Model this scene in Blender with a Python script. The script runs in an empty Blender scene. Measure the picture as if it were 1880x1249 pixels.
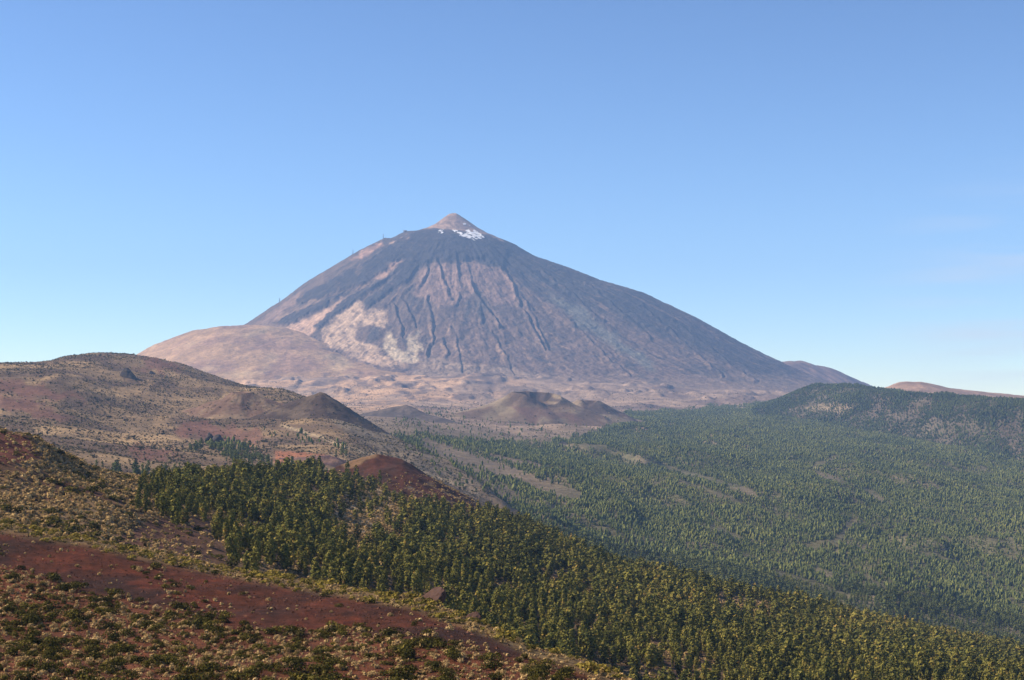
import bpy, math, random
import numpy as np
from mathutils import Vector

# ------------------------------------------------------------------ camera, sky, sun, exposure
SC = bpy.context.scene
COL = SC.collection
F = 2980.0          # focal length in photo pixels (photo is 1880 wide)
CX, HY = 940.0, 760.0   # column of the optical axis, row of the true horizon
SUN_EL, SUN_AZ = 36.0, -84.0   # azimuth measured clockwise from the view direction (+Y)
HAZE_DENSITY = 3.7e-5
HAZE_COLOR = (0.30, 0.52, 1.0)

cam_data = bpy.data.cameras.new('camera')
cam = bpy.data.objects.new('camera', cam_data)
COL.objects.link(cam)
cam.rotation_euler = (math.radians(90), 0, 0)
cam_data.sensor_width = 36.0
cam_data.lens = F * 36.0 / 1880.0
cam_data.shift_y = (HY - 624.5) / 1880.0
cam_data.clip_start = 0.5
cam_data.clip_end = 80000
SC.camera = cam

world = bpy.data.worlds.new('World')
SC.world = world
world.use_nodes = True
wn, wl = world.node_tree.nodes, world.node_tree.links
wn.clear()
w_out = wn.new('ShaderNodeOutputWorld')
w_bg = wn.new('ShaderNodeBackground')
w_sky = wn.new('ShaderNodeTexSky')
w_sky.sky_type = 'NISHITA'
w_sky.sun_disc = False
w_sky.sun_elevation = math.radians(SUN_EL)
w_sky.sun_rotation = math.radians(SUN_AZ)
w_sky.altitude = 2100
w_sky.air_density = 1.0
w_sky.dust_density = 0.25
w_sky.ozone_density = 2.6
w_bg.inputs['Strength'].default_value = 0.05
# thin cirrus low on the right of the sky, placed by direction
w_tc = wn.new('ShaderNodeTexCoord')
w_map = wn.new('ShaderNodeMapping')
w_map.inputs['Scale'].default_value = (5, 5, 60)
w_map.inputs['Rotation'].default_value = (0, math.radians(1.5), 0)
w_noise = wn.new('ShaderNodeTexNoise')
w_noise.inputs['Scale'].default_value = 1.6
w_noise.inputs['Detail'].default_value = 5
w_noise.inputs['Roughness'].default_value = 0.55
w_ramp = wn.new('ShaderNodeValToRGB')
w_ramp.color_ramp.elements[0].position = 0.40
w_ramp.color_ramp.elements[1].position = 0.72
w_dot = wn.new('ShaderNodeVectorMath'); w_dot.operation = 'DISTANCE'
w_dot.inputs[1].default_value = Vector((0.315, 1.0, 0.054)).normalized()
w_fall = wn.new('ShaderNodeMapRange')
w_fall.interpolation_type = 'SMOOTHSTEP'
w_fall.inputs['From Min'].default_value = 0.0
w_fall.inputs['From Max'].default_value = 0.11
w_fall.inputs['To Min'].default_value = 0.7
w_fall.inputs['To Max'].default_value = 0.0
w_mul = wn.new('ShaderNodeMath'); w_mul.operation = 'MULTIPLY'
w_mix = wn.new('ShaderNodeMix'); w_mix.data_type = 'RGBA'
w_mix.inputs['B'].default_value = (8.6, 8.4, 8.4, 1)
w_hsv = wn.new('ShaderNodeHueSaturation')
w_hsv.inputs['Saturation'].default_value = 1.0
w_gam = wn.new('ShaderNodeGamma')
w_gam.inputs['Gamma'].default_value = 1.4
w_tint = wn.new('ShaderNodeVectorMath'); w_tint.operation = 'MULTIPLY'
w_tint.inputs[1].default_value = (0.90, 0.845, 0.80)
wl.new(w_tc.outputs['Generated'], w_map.inputs['Vector'])
wl.new(w_map.outputs['Vector'], w_noise.inputs['Vector'])
wl.new(w_noise.outputs['Fac'], w_ramp.inputs['Fac'])
wl.new(w_tc.outputs['Generated'], w_dot.inputs[0])
wl.new(w_dot.outputs['Value'], w_fall.inputs['Value'])
wl.new(w_ramp.outputs['Color'], w_mul.inputs[0])
wl.new(w_fall.outputs['Result'], w_mul.inputs[1])
wl.new(w_mul.outputs['Value'], w_mix.inputs['Factor'])
wl.new(w_sky.outputs['Color'], w_hsv.inputs['Color'])
wl.new(w_hsv.outputs['Color'], w_gam.inputs['Color'])
wl.new(w_gam.outputs['Color'], w_tint.inputs[0])
wl.new(w_tint.outputs['Vector'], w_mix.inputs['A'])
wl.new(w_mix.outputs['Result'], w_bg.inputs['Color'])
wl.new(w_bg.outputs['Background'], w_out.inputs['Surface'])

sun_data = bpy.data.lights.new('sun', 'SUN')
sun_data.energy = 5.0
sun_data.angle = math.radians(0.53)
sun_data.color = (1.0, 0.84, 0.63)
sun = bpy.data.objects.new('sun', sun_data)
COL.objects.link(sun)
_az, _el = math.radians(SUN_AZ), math.radians(SUN_EL)
SUN_DIR = Vector((math.sin(_az) * math.cos(_el), math.cos(_az) * math.cos(_el), math.sin(_el)))
sun.rotation_euler = SUN_DIR.to_track_quat('Z', 'Y').to_euler()
sun.location = (-200, 0, 200)

SC.view_settings.view_transform = 'Standard'
SC.view_settings.look = 'None'
SC.view_settings.exposure = 1.15
SC.view_settings.gamma = 1.0
SC.view_settings.use_curve_mapping = False
SC.render.engine = 'CYCLES'
SC.cycles.max_bounces = 4
SC.cycles.diffuse_bounces = 1
SC.cycles.volume_bounces = 0
SC.cycles.transparent_max_bounces = 4
SC.cycles.use_denoising = True
SC.cycles.denoising_prefilter = 'ACCURATE'
SC.cycles.caustics_reflective = False
SC.cycles.caustics_refractive = False

rng = np.random.default_rng(7)
random.seed(7)

# ------------------------------------------------------------------ noise
_prng = np.random.default_rng(99)
_perm = np.tile(_prng.permutation(4096).astype(np.int32), 2)
_ga = _prng.uniform(0, 2 * math.pi, 4096)
_gc, _gs = np.cos(_ga).astype(np.float32), np.sin(_ga).astype(np.float32)

def gnoise(x, y, seed=0):
    x, y = np.broadcast_arrays(np.asarray(x, float), np.asarray(y, float))
    fx, fy = np.floor(x), np.floor(y)
    ix, iy = fx.astype(np.int32), fy.astype(np.int32)
    fx, fy = (x - fx).astype(np.float32), (y - fy).astype(np.float32)
    u = fx * fx * fx * (fx * (fx * 6 - 15) + 10)
    v = fy * fy * fy * (fy * (fy * 6 - 15) + 10)
    sd = (seed * 137) & 4095
    p0 = _perm[(ix + sd) & 4095]; p1 = _perm[(ix + 1 + sd) & 4095]
    y0 = iy & 4095; y1 = (iy + 1) & 4095
    def g(p, q, dx, dy):
        h = _perm[p + q]
        return _gc[h] * (fx - dx) + _gs[h] * (fy - dy)
    n0 = g(p0, y0, 0, 0); n0 += (g(p1, y0, 1, 0) - n0) * u
    n1 = g(p0, y1, 0, 1); n1 += (g(p1, y1, 1, 1) - n1) * u
    return (n0 + (n1 - n0) * v) * 1.5

def fbm(x, y, octv=4, seed=0, gain=0.5):
    s, a, t = 0.0, 1.0, 0.0
    for o in range(octv):
        s = s + a * gnoise(x * 2 ** o + 17.3 * o, y * 2 ** o - 9.1 * o, seed + o * 31)
        t += a
        a *= gain
    return s / t * 1.4

def ridged(x, y, octv=4, seed=0):
    s, a, t = 0.0, 1.0, 0.0
    for o in range(octv):
        s = s + a * (1 - 2 * np.abs(gnoise(x * 2 ** o + 7.7 * o, y * 2 ** o + 3.1 * o, seed + 13 * o)))
        t += a
        a *= 0.5
    return s / t

def smooth01(a, b, x):
    t = np.clip((x - a) / (b - a), 0, 1)
    return t * t * (3 - 2 * t)

def inpoly(px, py, poly):
    r = np.zeros(px.shape, bool)
    n = len(poly)
    for i in range(n):
        x0, y0 = poly[i]; x1, y1 = poly[(i + 1) % n]
        if y0 == y1:
            continue
        c = ((y0 > py) != (y1 > py)) & (px < (x1 - x0) * (py - y0) / (y1 - y0) + x0)
        r ^= c
    return r

def softpoly(px, py, poly, blur=4.0, wob=0.0, seed=5, scale=25.0, n=6):
    """0..1 mask of a traced area, its edge made irregular by noise and softened over blur pixels."""
    m = np.zeros(px.shape)
    pl = np.array(poly, float)
    pad = blur + wob * 1.6 + 2
    box = (px > pl[:, 0].min() - pad) & (px < pl[:, 0].max() + pad) & (py > pl[:, 1].min() - pad) & (py < pl[:, 1].max() + pad)
    if not box.any():
        return m
    x, y = px[box], py[box]
    if wob:
        x, y = (x + wob * fbm(x / scale, y / scale, 4, seed), y + wob * 0.6 * fbm(x / scale + 50, y / scale, 4, seed + 1))
    t = np.zeros(x.shape)
    for k in range(n):
        a = k * 2.39996
        r = blur * math.sqrt((k + 0.5) / n)
        t += inpoly(x + r * math.cos(a), y + r * 0.6 * math.sin(a), poly)
    m[box] = t / n
    return m

def strip(px, py, line, w):
    """distance mask (1 on the line, 0 beyond w pixels) of a traced line."""
    d = np.full(px.shape, 1e9)
    for (x0, y0), (x1, y1) in zip(line[:-1], line[1:]):
        dx, dy = x1 - x0, y1 - y0
        t = np.clip(((px - x0) * dx + (py - y0) * dy) / (dx * dx + dy * dy), 0, 1)
        d = np.minimum(d, np.hypot(px - x0 - t * dx, py - y0 - t * dy))
    return np.clip(1 - d / w, 0, 1)

def lerp(a, b, m):
    return a + (np.asarray(b) - a) * m[..., None]

def flat(shape, c):
    return np.broadcast_to(np.asarray(c, float), shape + (3,)).copy()

# ------------------------------------------------------------------ mesh + tag helpers
def link(name, me, parent=None):
    o = bpy.data.objects.new(name, me)
    COL.objects.link(o)
    if parent is not None:
        o.parent = parent
    return o

def tag(o, label=None, cat=None, group=None, kind=None):
    if label: o['label'] = label
    if cat: o['category'] = cat
    if group: o['group'] = group
    if kind: o['kind'] = kind
    return o

def np_mesh(name, verts, faces, mat, smooth=False, vcol=None, tone=None):
    me = bpy.data.meshes.new(name)
    v = np.ascontiguousarray(verts, np.float32).reshape(-1, 3)
    f = np.ascontiguousarray(faces, np.int32)
    k = f.shape[1]
    me.vertices.add(len(v)); me.vertices.foreach_set('co', v.ravel())
    me.loops.add(f.size); me.loops.foreach_set('vertex_index', f.ravel())
    me.polygons.add(len(f))
    me.polygons.foreach_set('loop_start', np.arange(0, f.size, k, dtype=np.int32))
    if smooth:
        me.polygons.foreach_set('use_smooth', np.ones(len(f), bool))
    if vcol is not None:
        at = me.attributes.new('tint', 'FLOAT_COLOR', 'POINT')
        c = np.ones((len(v), 4), np.float32); c[:, :3] = np.asarray(vcol).reshape(-1, 3)
        at.data.foreach_set('color', c.ravel())
    if tone is not None:
        at = me.attributes.new('tone', 'FLOAT', 'FACE')
        at.data.foreach_set('value', np.ascontiguousarray(tone, np.float32))
    me.update(calc_edges=True)
    me.materials.append(mat)
    return me

def new_mat(name):
    m = bpy.data.materials.new(name)
    m.use_nodes = True
    nt = m.node_tree
    nt.nodes.clear()
    out = nt.nodes.new('ShaderNodeOutputMaterial')
    return m, nt, out

def ground_mat(name, scales, amount=0.35, bump=0.3, bump_scale=1.0, bump_dist=1.0):
    """soil: per-vertex tint from the terrain builder, broken up by world-space noise at several sizes, and a bump."""
    m, nt, out = new_mat(name)
    N, L = nt.nodes, nt.links
    bs = N.new('ShaderNodeBsdfPrincipled')
    bs.inputs['Roughness'].default_value = 0.95
    bs.inputs['Specular IOR Level'].default_value = 0.08
    at = N.new('ShaderNodeAttribute'); at.attribute_name = 'tint'
    geo = N.new('ShaderNodeNewGeometry')
    cur = at.outputs['Color']
    for i, s in enumerate(scales):
        no = N.new('ShaderNodeTexNoise')
        no.inputs['Scale'].default_value = s
        no.inputs['Detail'].default_value = 6
        no.inputs['Roughness'].default_value = 0.65
        mr = N.new('ShaderNodeMapRange')
        mr.inputs['From Min'].default_value = 0.28; mr.inputs['From Max'].default_value = 0.72
        mr.inputs['To Min'].default_value = 1 - amount; mr.inputs['To Max'].default_value = 1 + amount
        mx = N.new('ShaderNodeVectorMath'); mx.operation = 'SCALE'
        L.new(geo.outputs['Position'], no.inputs['Vector'])
        L.new(no.outputs['Fac'], mr.inputs['Value'])
        L.new(cur, mx.inputs[0]); L.new(mr.outputs['Result'], mx.inputs['Scale'])
        cur = mx.outputs['Vector']
    nb = N.new('ShaderNodeTexNoise')
    nb.inputs['Scale'].default_value = bump_scale
    nb.inputs['Detail'].default_value = 7
    nb.inputs['Roughness'].default_value = 0.62
    bp = N.new('ShaderNodeBump')
    bp.inputs['Strength'].default_value = bump
    bp.inputs['Distance'].default_value = bump_dist
    L.new(geo.outputs['Position'], nb.inputs['Vector'])
    L.new(nb.outputs['Fac'], bp.inputs['Height'])
    L.new(bp.outputs['Normal'], bs.inputs['Normal'])
    L.new(cur, bs.inputs['Base Color'])
    L.new(bs.outputs['BSDF'], out.inputs['Surface'])
    return m

def leaf_mat(name, stops, trans=0.25, vary=True):
    """foliage: colour picked by each face's own tone attribute, shifted a little from plant to plant."""
    m, nt, out = new_mat(name)
    N, L = nt.nodes, nt.links
    at = N.new('ShaderNodeAttribute'); at.attribute_name = 'tone'
    rp = N.new('ShaderNodeValToRGB')
    e = rp.color_ramp.elements
    while len(e) < len(stops):
        e.new(0.5)
    for el, (p, c) in zip(e, stops):
        el.position = p; el.color = (*c, 1)
    src = at.outputs['Fac']
    if vary:
        oi = N.new('ShaderNodeObjectInfo')
        mr = N.new('ShaderNodeMapRange')
        mr.inputs['To Min'].default_value = -0.16; mr.inputs['To Max'].default_value = 0.16
        ad = N.new('ShaderNodeMath'); ad.operation = 'ADD'
        L.new(oi.outputs['Random'], mr.inputs['Value'])
        L.new(src, ad.inputs[0]); L.new(mr.outputs['Result'], ad.inputs[1])
        src = ad.outputs['Value']
    L.new(src, rp.inputs['Fac'])
    d = N.new('ShaderNodeBsdfDiffuse')
    t = N.new('ShaderNodeBsdfTranslucent')
    mx = N.new('ShaderNodeMixShader'); mx.inputs['Fac'].default_value = trans
    L.new(rp.outputs['Color'], d.inputs['Color']); L.new(rp.outputs['Color'], t.inputs['Color'])
    L.new(d.outputs['BSDF'], mx.inputs[1]); L.new(t.outputs['BSDF'], mx.inputs[2])
    L.new(mx.outputs['Shader'], out.inputs['Surface'])
    return m

def plain_mat(name, c, rough=0.85, noise=None, amount=0.3, metallic=0.0, bump=0.0):
    m, nt, out = new_mat(name)
    N, L = nt.nodes, nt.links
    bs = N.new('ShaderNodeBsdfPrincipled')
    bs.inputs['Roughness'].default_value = rough
    bs.inputs['Metallic'].default_value = metallic
    bs.inputs['Specular IOR Level'].default_value = 0.2
    no = N.new('ShaderNodeTexNoise')
    no.inputs['Scale'].default_value = noise or 1.0
    no.inputs['Detail'].default_value = 6
    mx = N.new('ShaderNodeMix'); mx.data_type = 'RGBA'
    mx.inputs['A'].default_value = (*[v * (1 - amount) for v in c], 1)
    mx.inputs['B'].default_value = (*[min(1, v * (1 + amount)) for v in c], 1)
    geo = N.new('ShaderNodeNewGeometry')
    L.new(geo.outputs['Position'], no.inputs['Vector'])
    L.new(no.outputs['Fac'], mx.inputs['Factor'])
    L.new(mx.outputs['Result'], bs.inputs['Base Color'])
    if bump:
        bp = N.new('ShaderNodeBump'); bp.inputs['Strength'].default_value = bump
        L.new(no.outputs['Fac'], bp.inputs['Height']); L.new(bp.outputs['Normal'], bs.inputs['Normal'])
    L.new(bs.outputs['BSDF'], out.inputs['Surface'])
    return m

# ------------------------------------------------------------------ terrain
class Terrain:
    """a landform as a fan-shaped height field: columns run away from the viewpoint, rows are cross-sections surveyed from the
    photograph, each with its own distance."""
    def __init__(self, P):
        self.set(P)
    def set(self, P):
        self.P = P
        Y = np.maximum(P[..., 1], 1.0)
        self.px = CX + F * P[..., 0] / Y
        self.py = HY - F * P[..., 2] / Y
    def faces(self):
        ny, nx = self.P.shape[:2]
        i = (np.arange(ny - 1)[:, None] * nx + np.arange(nx - 1)[None, :])
        return np.stack([i, i + 1, i + nx + 1, i + nx], -1).reshape(-1, 4)
    def build(self, name, mat, col, label=None):
        me = np_mesh(name, self.P, self.faces(), mat, True, vcol=col)
        return tag(link(name, me), label=label, kind='structure')
    def cells(self):
        P = self.P
        a = P[:-1, 1:] - P[:-1, :-1]; b = P[1:, :-1] - P[:-1, :-1]
        return np.abs(a[..., 0] * b[..., 1] - a[..., 1] * b[..., 0])
    def scatter(self, density, rng, lim=(-90, 1970, 1345)):
        """random points on the surface; density is plants per square metre per cell (ny-1, nx-1)."""
        px = (self.px[:-1, :-1] + self.px[1:, 1:]) / 2
        py = np.minimum(self.py[:-1, :-1], self.py[1:, 1:])
        lam = self.cells() * density * ((px > lim[0]) & (px < lim[1]) & (py < lim[2]))
        n = rng.poisson(lam.ravel())
        idx = np.repeat(np.arange(len(n)), n)
        nx = self.P.shape[1] - 1
        j, i = idx // nx, idx % nx
        u, v = rng.random(len(idx)), rng.random(len(idx))
        P = self.P
        pt = ((P[j, i] * (1 - u)[:, None] + P[j, i + 1] * u[:, None]) * (1 - v)[:, None]
              + (P[j + 1, i] * (1 - u)[:, None] + P[j + 1, i + 1] * u[:, None]) * v[:, None])
        return pt
    def mid(self):
        return (self.px[:-1, :-1] + self.px[1:, 1:]) / 2, (self.py[:-1, :-1] + self.py[1:, 1:]) / 2

def gsmooth(a, w):
    if w <= 0:
        return a
    r = int(w * 3) + 1
    k = np.exp(-0.5 * (np.arange(-r, r + 1) / w) ** 2); k /= k.sum()
    return np.convolve(np.pad(a, r, mode='edge'), k, mode='valid')

def loft(rows, px0, px1, nx, ns, blur=8.0):
    """rows: (pxs, vals, Ys, mode) from near to far; mode 'p' = photo row, 'z' = height, 'r' = (dY, dZ) from the row before."""
    pxs = np.linspace(px0, px1, nx)
    w = blur * nx / (px1 - px0)
    Yr, Zr = [], []
    for r in rows:
        if r[-1] == 'r':
            Yr.append(Yr[-1] + r[0]); Zr.append(Zr[-1] + r[1]); continue
        xs, vals, Ys, mode = r
        xs = np.asarray(xs, float)
        Ys = np.broadcast_to(np.asarray(Ys, float), xs.shape)
        Y = gsmooth(np.interp(pxs, xs, Ys), w * 2)
        v = gsmooth(np.interp(pxs, xs, vals), w)
        Yr.append(Y); Zr.append((HY - v) / F * Y if mode == 'p' else v)
    Yr, Zr = np.array(Yr), np.array(Zr)
    h = np.diff(Yr, axis=0); dl = np.diff(Zr, axis=0) / h
    m = np.zeros_like(Zr)
    m[0], m[-1] = dl[0], dl[-1]
    same = dl[:-1] * dl[1:] > 0
    with np.errstate(divide='ignore', invalid='ignore'):
        hm = 2 * dl[:-1] * dl[1:] / (dl[:-1] + dl[1:])
    m[1:-1] = np.where(same, hm, 0)
    outY, outZ = [], []
    for j in range(len(h)):
        n = ns[j]
        t = (np.arange(n) / n)[:, None]
        outY.append(Yr[j] + t * h[j])
        outZ.append((2 * t**3 - 3 * t**2 + 1) * Zr[j] + (t**3 - 2 * t**2 + t) * h[j] * m[j]
                    + (-2 * t**3 + 3 * t**2) * Zr[j + 1] + (t**3 - t**2) * h[j] * m[j + 1])
    outY.append(Yr[-1:]); outZ.append(Zr[-1:])
    Y, Z = np.concatenate(outY), np.concatenate(outZ)
    X = (pxs[None, :] - CX) / F * Y
    return Terrain(np.stack([X, Y, Z], -1))

def bumpy(T, scale, amp, octv=5, seed=0):
    P = T.P
    P[..., 2] += amp * fbm(P[..., 0] / scale, P[..., 1] / scale, octv, seed)
    T.set(P)
    return T

#@@TERRAIN

# --- foreground slope of red cinder
A_crest_px = [-300, -100, 0, 30, 149, 268, 387, 536, 687, 764, 793, 865, 927, 974, 1052, 1130, 1300, 1600, 2200]
A_crest_py = [930, 945, 960, 966, 985, 1012, 1036, 1064, 1088, 1103, 1118, 1140, 1165, 1190, 1213, 1247, 1320, 1450, 1700]
A_crest_Y = [400, 385, 372, 370, 365, 360, 350, 330, 300, 285, 280, 262, 250, 240, 222, 204, 180, 160, 140]
TA = loft([
    ([-300, 2200], [-13, -16], 30, 'z'),
    ([-300, 2200], [-24, -30], 110, 'z'),
    ([-300, 0, 600, 1000, 1130, 2200], [1249, 1249, 1249, 1262, 1300, 1900], [180, 180, 178, 170, 165, 125], 'p'),
    ([-300, 0, 300, 600, 800, 1000, 1130, 2200], [1095, 1105, 1140, 1160, 1170, 1232, 1270, 1760], [270, 262, 255, 240, 225, 195, 185, 132], 'p'),
    (A_crest_px, A_crest_py, A_crest_Y, 'p'),
    (22, -3.5, 'r'), (50, -18, 'r'), (90, -50, 'r')], -420, 2300, 900, [10, 20, 110, 130, 14, 14, 8], blur=6)
bumpy(TA, 34, 0.9, 4, 11); bumpy(TA, 5, 0.16, 4, 12)

# --- ridge behind it: scrub field on the left, pine wood to the right
B_px = [-300, 0, 60, 119, 161, 220, 300, 400, 500, 570, 620, 700, 800, 850, 900, 960, 1050, 1160, 1250, 1350, 1450, 1550, 1620, 1700, 1800, 1880, 2200]
B_py = [765, 795, 806, 836, 856, 869, 882, 880, 878, 868, 870, 888, 915, 930, 946, 972, 1012, 1049, 1073, 1094, 1110, 1134, 1152, 1169, 1186, 1202, 1255]
B_Y = [600, 640, 650, 680, 720, 760, 850, 950, 1050, 1150, 1200, 1250, 1250, 1250, 1200, 1200, 1200, 1200, 1150, 1150, 1200, 1250, 1300, 1360, 1430, 1500, 1800]
TB = loft([
    ([-300, 0, 300, 600, 1000, 1400, 2200], [-46, -50, -58, -72, -100, -118, -145], 200, 'z'),
    ([-300, 0, 300, 500, 800, 1000, 1130, 1400, 1880, 2200], [960, 988, 1050, 1092, 1160, 1235, 1268, 1300, 1330, 1345],
     [420, 430, 440, 470, 500, 520, 540, 560, 600, 600], 'p'),
    ([-300, 0, 161, 300, 400, 500, 800, 1000, 1130, 1400, 1880, 2200], [880, 895, 910, 940, 962, 975, 1010, 1080, 1110, 1170, 1245, 1280],
     [530, 530, 560, 620, 660, 720, 850, 850, 850, 850, 950, 1000], 'p'),
    (B_px, B_py, B_Y, 'p'),
    (110, -22, 'r'), (500, -150, 'r')], -420, 2300, 760, [16, 100, 200, 20, 10], blur=8)
bumpy(TB, 60, 2.6, 4, 21); bumpy(TB, 9, 0.5, 4, 22)

# --- red cinder cone on that ridge
TC = loft([
    ([560, 612, 640, 690, 740, 800, 850, 900, 960], [905, 905, 915, 925, 930, 940, 950, 962, 995], [1160, 1170, 1170, 1160, 1150, 1150, 1150, 1150, 1150], 'p'),
    ([560, 600, 620, 650, 690, 740, 800, 850, 900, 960], [886, 866, 853, 843, 835, 847, 878, 906, 938, 985],
     [1330, 1330, 1330, 1330, 1330, 1320, 1310, 1300, 1290, 1270], 'p'),
    (70, -16, 'r'), (200, -90, 'r')], 560, 960, 260, [90, 14, 10], blur=3)
bumpy(TC, 40, 3.0, 5, 31); bumpy(TC, 8, 0.5, 3, 32)

# --- far scrub hills on the left
D_px = [-300, -60, 0, 60, 110, 150, 185, 225, 255, 300, 340, 380, 440, 520, 590, 640, 700, 760, 820, 880, 950]
D_py = [700, 676, 668, 671, 661, 653, 650, 651, 655, 663, 673, 688, 705, 718, 741, 762, 792, 817, 847, 886, 945]
D_Y = [3500, 3550, 3600, 3700, 3900, 4150, 4300, 4400, 4400, 4400, 4350, 4200, 4000, 3700, 3400, 3200, 3000, 2800, 2600, 2400, 2200]
TD = loft([
    ([-300, 950], [-175, -230], 900, 'z'),
    ([-300, 0, 185, 300, 440, 590, 700, 820, 950], [885, 882, 888, 893, 896, 892, 902, 918, 985], [1350, 1400, 1450, 1500, 1600, 1800, 1900, 2000, 2000], 'p'),
    ([-300, 0, 100, 255, 380, 440, 590, 640, 700, 760, 820, 880, 950], [790, 775, 785, 795, 808, 812, 810, 816, 838, 856, 882, 915, 968],
     [2300, 2300, 2300, 2500, 2500, 2500, 2450, 2400, 2400, 2350, 2300, 2200, 2100], 'p'),
    (D_px, D_py, D_Y, 'p'),
    (300, -25, 'r'), (1200, -230, 'r')], -420, 950, 760, [14, 110, 260, 20, 14], blur=7)
bumpy(TD, 260, 7, 5, 41); bumpy(TD, 60, 2.2, 4, 42)

# --- the valley floor: dry plain at the volcano's foot, forested plain to the right
TE = loft([
    ([-300, 900, 1150, 1880, 2200], [-240, -240, -310, -420, -420], 1100, 'z'),
    ([-300, 300, 750, 900, 1150, 1650, 1880, 2200], [960, 960, 925, 980, 1068, 1176, 1216, 1240], 2000, 'p'),
    ([-300, 300, 600, 750, 900, 1150, 1650, 1880, 2200], [900, 880, 860, 868, 915, 982, 1062, 1092, 1110], 2500, 'p'),
    ([-300, 300, 600, 750, 900, 1150, 1650, 1880, 2200], [850, 830, 815, 815, 848, 895, 938, 960, 975], 3300, 'p'),
    ([-300, 300, 600, 750, 900, 1150, 1650, 1880, 2200], [815, 790, 776, 776, 800, 826, 852, 866, 880], 4500, 'p'),
    ([-300, 300, 600, 750, 900, 1150, 1420, 1650, 1880, 2200], [790, 770, 755, 756, 766, 776, 782, 792, 806, 815], 6000, 'p'),
    ([-300, 300, 600, 750, 900, 1150, 1420, 1650, 1880, 2200], [770, 745, 737, 738, 742, 748, 746, 748, 755, 760], 8000, 'p'),
    ([-300, 300, 600, 750, 900, 1150, 1420, 1650, 1880, 2200], [720, 700, 692, 690, 690, 705, 722, 738, 740, 745], 10500, 'p'),
    (4000, -300, 'r')], -420, 2300, 900, [10, 70, 90, 100, 90, 90, 90, 14], blur=14)
P = TE.P
amp = 3 + 15 * smooth01(4500, 9500, P[..., 1])
P[..., 2] += amp * fbm(P[..., 0] / 420, P[..., 1] / 420, 5, 51) - 8 * smooth01(0.35, 0.9, ridged(P[..., 0] / 500 + P[..., 1] / 1400, P[..., 1] / 1500, 3, 52)) * smooth01(2000, 3000, P[..., 1])
# old lava flows under the forest: long low treads that end in a steep right-hand edge
u = P[..., 0] * 0.9 + P[..., 1] * 0.44
saw = (u / 210 + 0.9 * fbm(P[..., 0] / 600, P[..., 1] / 900, 3, 55)) % 1.0
tread = np.where(saw < 0.90, saw / 0.90, (1 - saw) / 0.10)
P[..., 2] += 25 * tread * smooth01(900, 1040, TE.px) * smooth01(-0.1, 0.45, fbm(P[..., 0] / 260, P[..., 1] / 500, 3, 56)) * smooth01(6500, 4800, P[..., 1])
# small lava ledges on the dry plain
P[..., 2] += 16 * smooth01(0.25, 0.5, fbm(P[..., 0] / 330, P[..., 1] / 700, 4, 53)) * smooth01(7200, 8600, P[..., 1])
led = smooth01(0.30, 0.42, fbm(P[..., 0] / 200 + 40, P[..., 1] / 420, 4, 54)) * smooth01(8200, 9000, P[..., 1])
P[..., 2] += 12 * led
TE.set(P)

# --- forested spur on the right, tan hill and brown ridge behind it
TF = loft([
    ([1380, 1420, 1500, 1560, 1640, 1720, 1800, 1880, 2200], [775, 776, 784, 806, 832, 856, 880, 905, 965], [6600, 6500, 6300, 5900, 5550, 5250, 4950, 4750, 4300], 'p'),
    ([1380, 1420, 1460, 1500, 1560, 1640, 1720, 1800, 1880, 2200], [750, 737, 719, 706, 708, 718, 726, 732, 736, 772], [7300, 7200, 7100, 7000, 6700, 6300, 5950, 5650, 5400, 4800], 'p'),
    (300, -40, 'r'), (1300, -330, 'r')], 1380, 2300, 420, [150, 14, 10], blur=4)
bumpy(TF, 300, 8, 5, 61)
TG = loft([
    ([1540, 2200], [775, 775], 7400, 'p'),
    ([1540, 1600, 1630, 1640, 1650, 1665, 1690, 1702, 1740, 1800, 1880, 2200], [748, 720, 711, 706.5, 702.5, 701, 701, 703.5, 712, 719, 727, 745], 8600, 'p'),
    (400, -50, 'r'), (1500, -300, 'r')], 1540, 2300, 300, [60, 12, 8], blur=2)
bumpy(TG, 120, 4, 4, 71)
TH = loft([
    ([1370, 1720], [745, 760], 11800, 'p'),
    ([1370, 1430, 1450, 1470, 1500, 1525, 1540, 1555, 1575, 1640, 1720], [700, 670, 668, 667, 673, 679, 684, 690, 700, 735, 765], 13700, 'p'),
    (500, -90, 'r'), (1500, -500, 'r')], 1370, 1720, 220, [90, 14, 10], blur=2)
P = TH.P
P[..., 2] += 26 * ridged(P[..., 0] / 190 + P[..., 1] / 700, P[..., 1] / 2500, 4, 81) * smooth01(11800, 13000, P[..., 1])
TH.set(P)

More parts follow.
